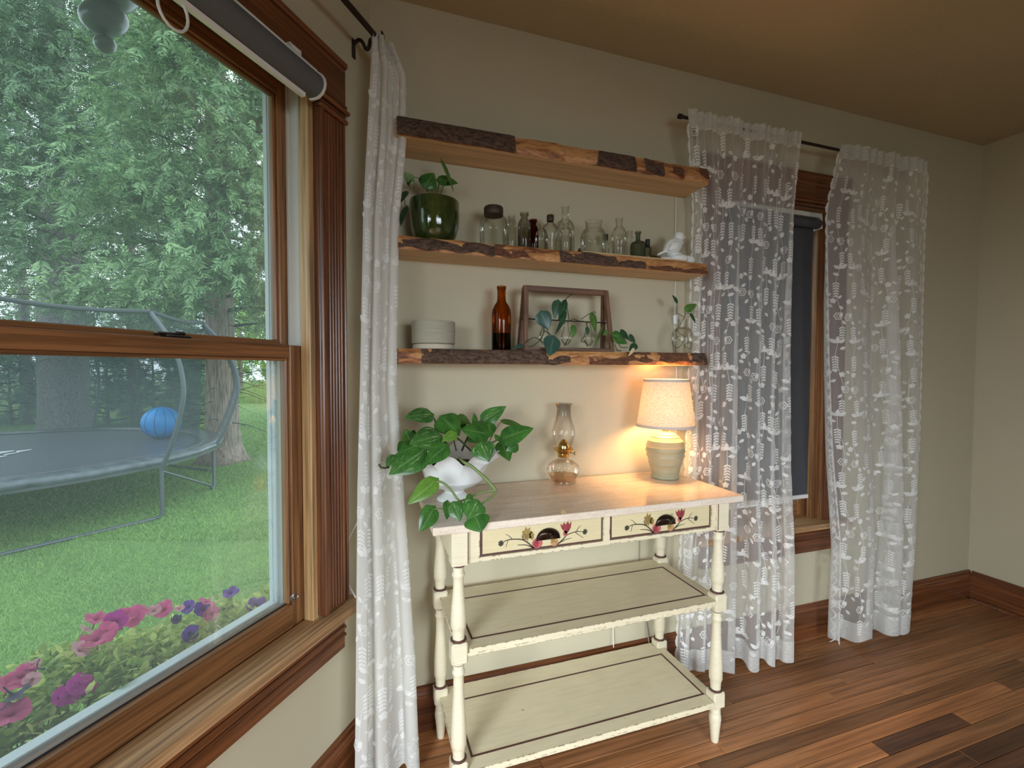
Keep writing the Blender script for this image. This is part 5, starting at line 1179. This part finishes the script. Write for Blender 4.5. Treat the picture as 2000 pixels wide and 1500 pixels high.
# ------------------------------------------------------------------ trampoline
TC = np.array([-5.45, 9.05, 0]); TR = 3.02; TZ = -.06
tp = thing('trampoline', (TC[0], TC[1], GZ), 'large round black trampoline with curved poles and safety net on the lawn', 'trampoline')
M_mat = plain('trampoline_mat', (.105, .11, .14), .42, var=.1, vs=60); M_pad = plain('trampoline_pad', (.085, .098, .115), .24, var=.35, vs=7, bmp=.25, bs_=9)
M_tube = plain('galvanised_tube', (.10, .115, .13), .4, .3); M_foam = plain('foam_sleeve', (.085, .10, .115), .5)
b = MB(); MR = 2.68; b.lathe([(.01, TZ+.005), (MR*.6, TZ+.0), (MR, TZ+.01)], 72, (TC[0], TC[1], 0), cap0=True, cap1=False); b.build('jumping_mat', M_mat, tp, smooth=True)
MB().lathe([(MR-.03, TZ+.02), (MR+.06, TZ+.045), (TR-.1, TZ+.055), (TR+.03, TZ+.030), (TR+.05, TZ-.045), (TR+.0, TZ-.06)], 96, (TC[0], TC[1], 0), cap0=False, cap1=False, rf=lambda a, z: 1+.004*math.sin(23*a)+.003*math.sin(51*a)).build('edge_pad', M_pad, tp, smooth=True)
MB().lathe([(TR-.02, TZ-.04), (TR+.02, TZ-.04), (TR+.02, TZ-.09), (TR-.02, TZ-.09), (TR-.02, TZ-.04)], 96, (TC[0], TC[1], 0), cap0=False, cap1=False).build('frame_ring', M_tube, tp, smooth='auto')
TA0 = math.atan2(-.478, .878)
pol = lambda a, r, z: (TC[0]+r*math.cos(a), TC[1]+r*math.sin(a), z)
pp = [(.04, -.16), (.12, 0), (.25, .28), (.39, .70), (.43, .97), (.37, 1.32), (.19, 1.70), (-.08, 2.03)]
NPOLE = 12
for k in range(NPOLE):
    a = TA0+k*2*PI/NPOLE; ex = .12 if k == 0 else (-.06 if k == 1 else 0)
    MB().tube(spline([pol(a, TR+d+ex, z) for d, z in pp], 5), .030, 10).build('pole', M_foam, tp, smooth='auto')
    if k % 2 == 0 or k == 1:
        lg = MB(); r0 = TR+(.04 if k < 2 else 0)+ex
        lg.tube([pol(a, r0, TZ-.05), pol(a, r0, GZ+.06), pol(a-.03, r0-.02, GZ+.025)], .026, 10)
        lg.build('leg', M_tube, tp, smooth='auto')
for k in (0, 4, 8):
    a = TA0+k*2*PI/NPOLE
    MB().tube([pol(a-.03, TR+(.14 if k == 0 else 0), GZ+.03), pol(a-PI/6, TR*.985, GZ+.02), pol(a-2*PI/NPOLE*2+.05, TR-.02, GZ+.03)], .024, 8).build('base_rail', M_tube, tp, smooth='auto')
MB().tube([pol(TA0+.03, TR, GZ+.66), pol(TA0+2*PI/NPOLE-.01, TR-.04, GZ+.06)], .018, 8).build('base_rail', M_tube, tp, smooth='auto')
ringp = []
for k in range(NPOLE*6+1):
    a = TA0+k/6*2*PI/NPOLE; kk = k // 6 % NPOLE; sag = .05*math.sin(PI*(k % 6)/6); ex = [.12, -.06]+[0]*10
    e0 = ex[kk]; e1 = ex[(kk+1) % 12]; r_ = TR-.08+e0+(e1-e0)*(k % 6)/6
    ringp.append(pol(a, r_-.10*math.sin(PI*(k % 6)/6), 2.04-sag))
MB().tube(ringp, .030, 8, cap=False).build('top_ring', plain('net_sleeve', (.045, .055, .06), .6), tp, smooth='auto')
M_tnet = cloth('safety_net', (.065, .085, .10), .42, .3)
b = MB(); V = []; F = []; nn = NPOLE*6
for k in range(nn+1):
    a = TA0+k/6*2*PI/NPOLE
    V += [pol(a, MR+.02, TZ+.05), pol(a, MR+.05, .7), pol(a, MR+.09, 1.4), ringp[k]]
for k in range(nn):
    for j in range(3): F.append((k*4+j, (k+1)*4+j, (k+1)*4+j+1, k*4+j+1))
b.add(V, F); b.build('safety_net', M_tnet, tp, smooth=True)
M_mark = plain('white_print', (.82, .85, .88), .6)
b = MB()
for (u0, v0, u1, v1, hw) in ((0, 884, 28, 880, 2.0), (8, 888, 38, 883, 1.2), (32, 882, 62, 878, 1.6), (0, 892, 14, 890, 1.2)):
    b.add([on_z(u0, v0-hw, TZ+.012), on_z(u1, v1-hw*.4, TZ+.012), on_z(u1, v1+hw*.4, TZ+.012), on_z(u0, v0+hw, TZ+.012)], [(0, 1, 2, 3)])
b.build('white_print', M_mark, tp)
def ballmat():
    return plain('blue_rubber', (.008, .30, .88), .32, var=.3, vs=3)
bc = on_z(316, 856, TZ+.005); dd = bc-CAM; dd[2] = 0; dd /= np.linalg.norm(dd); bR = 33/FPX*np.dot(bc-CAM, fw)
bc = np.array([bc[0], bc[1], TZ+.008+bR*.93])
bo = thing('ball', (bc[0], bc[1], TZ+.005), 'big bright blue ball lying on the trampoline mat', 'ball')
b = MB(); blob(b, bc, (bR, bR, bR*.93), 40, 26); b.build('ball_shell', ballmat(), bo, smooth=True)
b = MB()
for k in range(6):
    a0 = k*PI/6
    pts = [bc+np.array([bR*1.003*math.sin(q)*math.cos(a0), bR*1.003*math.sin(q)*math.sin(a0), bR*.933*math.cos(q)]) for q in np.linspace(0, 2*PI, 41)]
    b.tube(pts, .0045, 5, cap=False)
b.build('seam', plain('ball_seam', (.008, .05, .18), .5), bo)

# ------------------------------------------------------------------ petunias in the window box
wb = thing('petunia_box', Lw(.5, -.36, .2), 'window box of pink and purple petunias just outside the large window', 'flower box')
b = MB(); b.box((-.4, -.46, .10), (1.7, -.22, .28), 0, .006).box((-.4, -.47, .27), (1.7, -.45, .29)).box((-.4, -.23, .27), (1.7, -.21, .29)); b.build('planter_box', plain('box_wood', (.20, .13, .08), .7, var=.3), wb, LM)
for s in (-.2, .5, 1.2): MB().box((s, -.40, -.02), (s+.03, -T, .10)).build('bracket', M_iron, wb, LM)
MB().box((-.39, -.455, .20), (1.69, -.225, .262)).build('soil', M_soil, wb, LM)
n = 15000; ss = nrg.uniform(-.35, 1.65, n); ww = nrg.normal(-.33, .095, n); hm = np.interp(ss, [-.4, .1, .2, .3, .45, .55, .62, .7, .85, 1.7], [.47, .475, .485, .56, .545, .60, .615, .60, .585, .57])+.02*np.sin(ss*31)-np.where(ww < -.30, 1.6, .9)*(ww+.30)**2
hz = hm-np.abs(nrg.normal(0, .07, n)); P = OL[None]-ss[:, None]*DV[None]+np.clip(ww, -.6, -.17)[:, None]*NV[None]; P[:, 2] = hz
unitleaf = (np.array([[0, 0, 0], [.3, .24, .03], [.75, .2, -.02], [1, 0, -.12], [.75, -.2, -.02], [.3, -.24, .03]]), np.array([[0, 1, 2, 3, 4, 5]]))
d = nrg.normal(0, 1, (n, 3)); d[:, 2] = np.abs(d[:, 2])*.9+.1
V, F = sprays(n, P, d, nrg.uniform(.014, .034, n), unitleaf)
ML_pet = leafmat('petunia_leaf', (.22, .36, .07), (.74, .80, .28), None, .6, island=True, transl=.45)
fo = bpy.data.objects.new('foliage', meshfrom('foliage', V, F, [ML_pet])); place(fo, I4, wb); fo['kind'] = 'stuff'
b = MB()
for i in range(130):
    k = rnd.randrange(n); q = P[k].copy(); b.tube([q-np.array([0, 0, .12]), q-np.array([0, 0, .05])+nrg.normal(0, .012, 3), q+np.array([0, 0, .012])], [.0022, .0018, .0012], 4)
b.build('stem', M_stem, wb, smooth=True, kind='stuff')
def petal(name, c1, c2):
    m, t, bs, oo = newmat(name); uv = t.nodes.new('ShaderNodeUVMap'); sp = t.nodes.new('ShaderNodeSeparateXYZ'); t.links.new(uv.outputs[0], sp.inputs[0])
    c = ramp(t, [(.15, c2), (.45, c1), (1, tuple(min(1, x*1.15) for x in c1))], sp.outputs[0]); t.links.new(c, bs.inputs['Base Color']); bs.inputs['Roughness'].default_value = .6
    tl_ = t.nodes.new('ShaderNodeBsdfTranslucent'); t.links.new(c, tl_.inputs['Color']); mx = t.nodes.new('ShaderNodeMixShader'); mx.inputs[0].default_value = .35
    t.links.new(bs.outputs[0], mx.inputs[1]); t.links.new(tl_.outputs[0], mx.inputs[2]); t.links.new(mx.outputs[0], oo.inputs['Surface']); return m
PK = petal('petunia_pink', (.72, .11, .30), (.40, .03, .12)); PM = petal('petunia_magenta', (.55, .03, .36), (.30, .01, .2)); PP = petal('petunia_purple', (.17, .055, .38), (.05, .015, .12)); PD = petal('petunia_dark', (.075, .05, .13), (.03, .02, .05)); PL = petal('petunia_pale', (.72, .36, .42), (.45, .15, .2))
def flower_mesh(mat, name, ruff=.12, deep=.55):
    V = []; F = []; UV = []; nr, na = 6, 40
    for j in range(nr+1):
        t_ = j/nr
        for k in range(na):
            a = 2*PI*k/na; lob = abs(math.cos(2.5*a))**.5
            r = (.06+.94*t_**1.5)*(1-.16*t_*(1-lob)); z = -deep*(1-t_)**1.6+ruff*t_**2*math.sin(5*a+1)+.05*t_*math.sin(15*a)-.12*t_**4
            V.append((r*math.cos(a), r*math.sin(a), z)); UV.append((t_, k/na))
    for j in range(nr):
        for k in range(na): F.append((j*na+k, j*na+(k+1) % na, (j+1)*na+(k+1) % na, (j+1)*na+k))
    b0 = len(V)
    for z, r in ((-deep, .07), (-deep-.45, .045), (-deep-.5, .06), (-deep-.7, .05)):
        for k in range(na): a = 2*PI*k/na; V.append((r*math.cos(a), r*math.sin(a), z)); UV.append((.1, k/na))
    for j in range(3):
        for k in range(na): F.append((b0+j*na+k, b0+(j+1)*na+k, b0+(j+1)*na+(k+1) % na, b0+j*na+(k+1) % na))
    return meshfrom(name, V, F, [mat], None, True, UV)
FM = {id(mm): flower_mesh(mm, 'flower') for mm in (PK, PM, PP, PD, PL)}
FLW = [((450, 1158), -.34, .026, PP, (.3, .2, 1)), ((502, 1182), -.26, .034, PP, (.2, .4, 1)), ((405, 1176), -.33, .026, PK, (-.5, .3, .9)), ((398, 1190), -.335, .028, PP, (.1, .6, .5)), ((412, 1200), -.31, .024, PK, (.6, .4, .7)), ((366, 1188), -.35, .022, PP, (.8, .1, .5)), ((373, 1240), -.27, .024, PP, (.2, .9, .2)),
       ((350, 1190), -.34, .014, PL, (.2, .2, 1)), ((318, 1192), -.34, .026, PK, (.7, .3, .5)), ((300, 1193), -.35, .02, PL, (.2, .3, .9)), ((285, 1191), -.36, .018, PK, (-.6, .4, .6)), ((238, 1205), -.36, .036, PK, (.1, .2, 1)), ((258, 1206), -.35, .030, PK, (.6, .5, .5)), ((226, 1215), -.34, .028, PM, (.2, .7, .4)),
       ((190, 1207), -.38, .028, PK, (-.2, .3, 1)), ((188, 1245), -.32, .036, PK, (.1, .1, 1)), ((205, 1238), -.32, .028, PK, (.6, .4, .5)), ((160, 1268), -.31, .024, PL, (-.4, .5, .5)), ((170, 1230), -.36, .018, PL, (-.6, .3, .7)),
       ((155, 1338), -.25, .024, PM, (.1, .8, .6)), ((140, 1358), -.25, .022, PM, (.2, .9, .4)), ((122, 1362), -.26, .022, PM, (-.3, .8, .5)), ((168, 1345), -.25, .020, PM, (.5, .7, .4)),
       ((40, 1320), -.33, .026, PK, (.3, .4, .9)), ((22, 1332), -.33, .030, PK, (-.2, .3, .9)), ((62, 1300), -.34, .018, PL, (.1, .2, 1)), ((68, 1312), -.33, .018, PD, (.4, .1, -.8)), ((30, 1366), -.29, .028, PD, (-.3, .3, -.7)), ((22, 1390), -.27, .034, PK, (.0, .3, 1)), ((345, 1212), -.30, .014, PD, (.2, .4, .4)), ((62, 1330), -.3, .016, PL, (.4, .6, .3))]
for (px, w_, R_, mm, nv) in FLW:
    p = on_L(px[0], px[1]-3, w_)-.03*ray(px[0], px[1]-3); v = Vector((-DV[0]*nv[0]+NV[0]*nv[1], -DV[1]*nv[0]+NV[1]*nv[1], nv[2])).normalized()
    o = bpy.data.objects.new('flower', FM[id(mm)]); Mq = Matrix.Translation(p) @ Vector((0, 0, 1)).rotation_difference(v).to_matrix().to_4x4() @ Matrix.Rotation(rnd.uniform(0, 6), 4, 'Z') @ Matrix.Scale(R_*.88, 4)
    place(o, Mq, wb)
# three rounded grey bodies on a wire outside the upper pane
hg = thing('hanging_beads', on_L(205, 40, -.42), 'rounded grey beads on a wire outside the top of the large window', 'ornament')
M_pewter = plain('frosted_grey_glass', (.10, .12, .135), .3, .1)
c0 = on_L(203, 36, -.42); c1_ = on_L(205, 86, -.42)
tm = Matrix.Rotation(.5, 3, 'Y')
b = MB(); blob(b, c0, (.050, .050, .037), 28, 16, None, Matrix.Rotation(.45, 3, NV)); b.build('bead', M_pewter, hg, smooth=True)
b = MB(); blob(b, c1_, (.023, .023, .020), 22, 14, None, Matrix.Rotation(.45, 3, NV)); b.build('bead', M_pewter, hg, smooth=True)
ct_ = on_L(212, -12, -.42)
b = MB(); blob(b, ct_, (.062, .062, .042), 28, 16, None, Matrix.Rotation(.5, 3, NV)); b.build('bead', M_pewter, hg, smooth=True)
MB().tube([c1_, c0, ct_, (ct_[0], ct_[1], 2.6)], .0025, 6).build('wire', M_iron, hg)
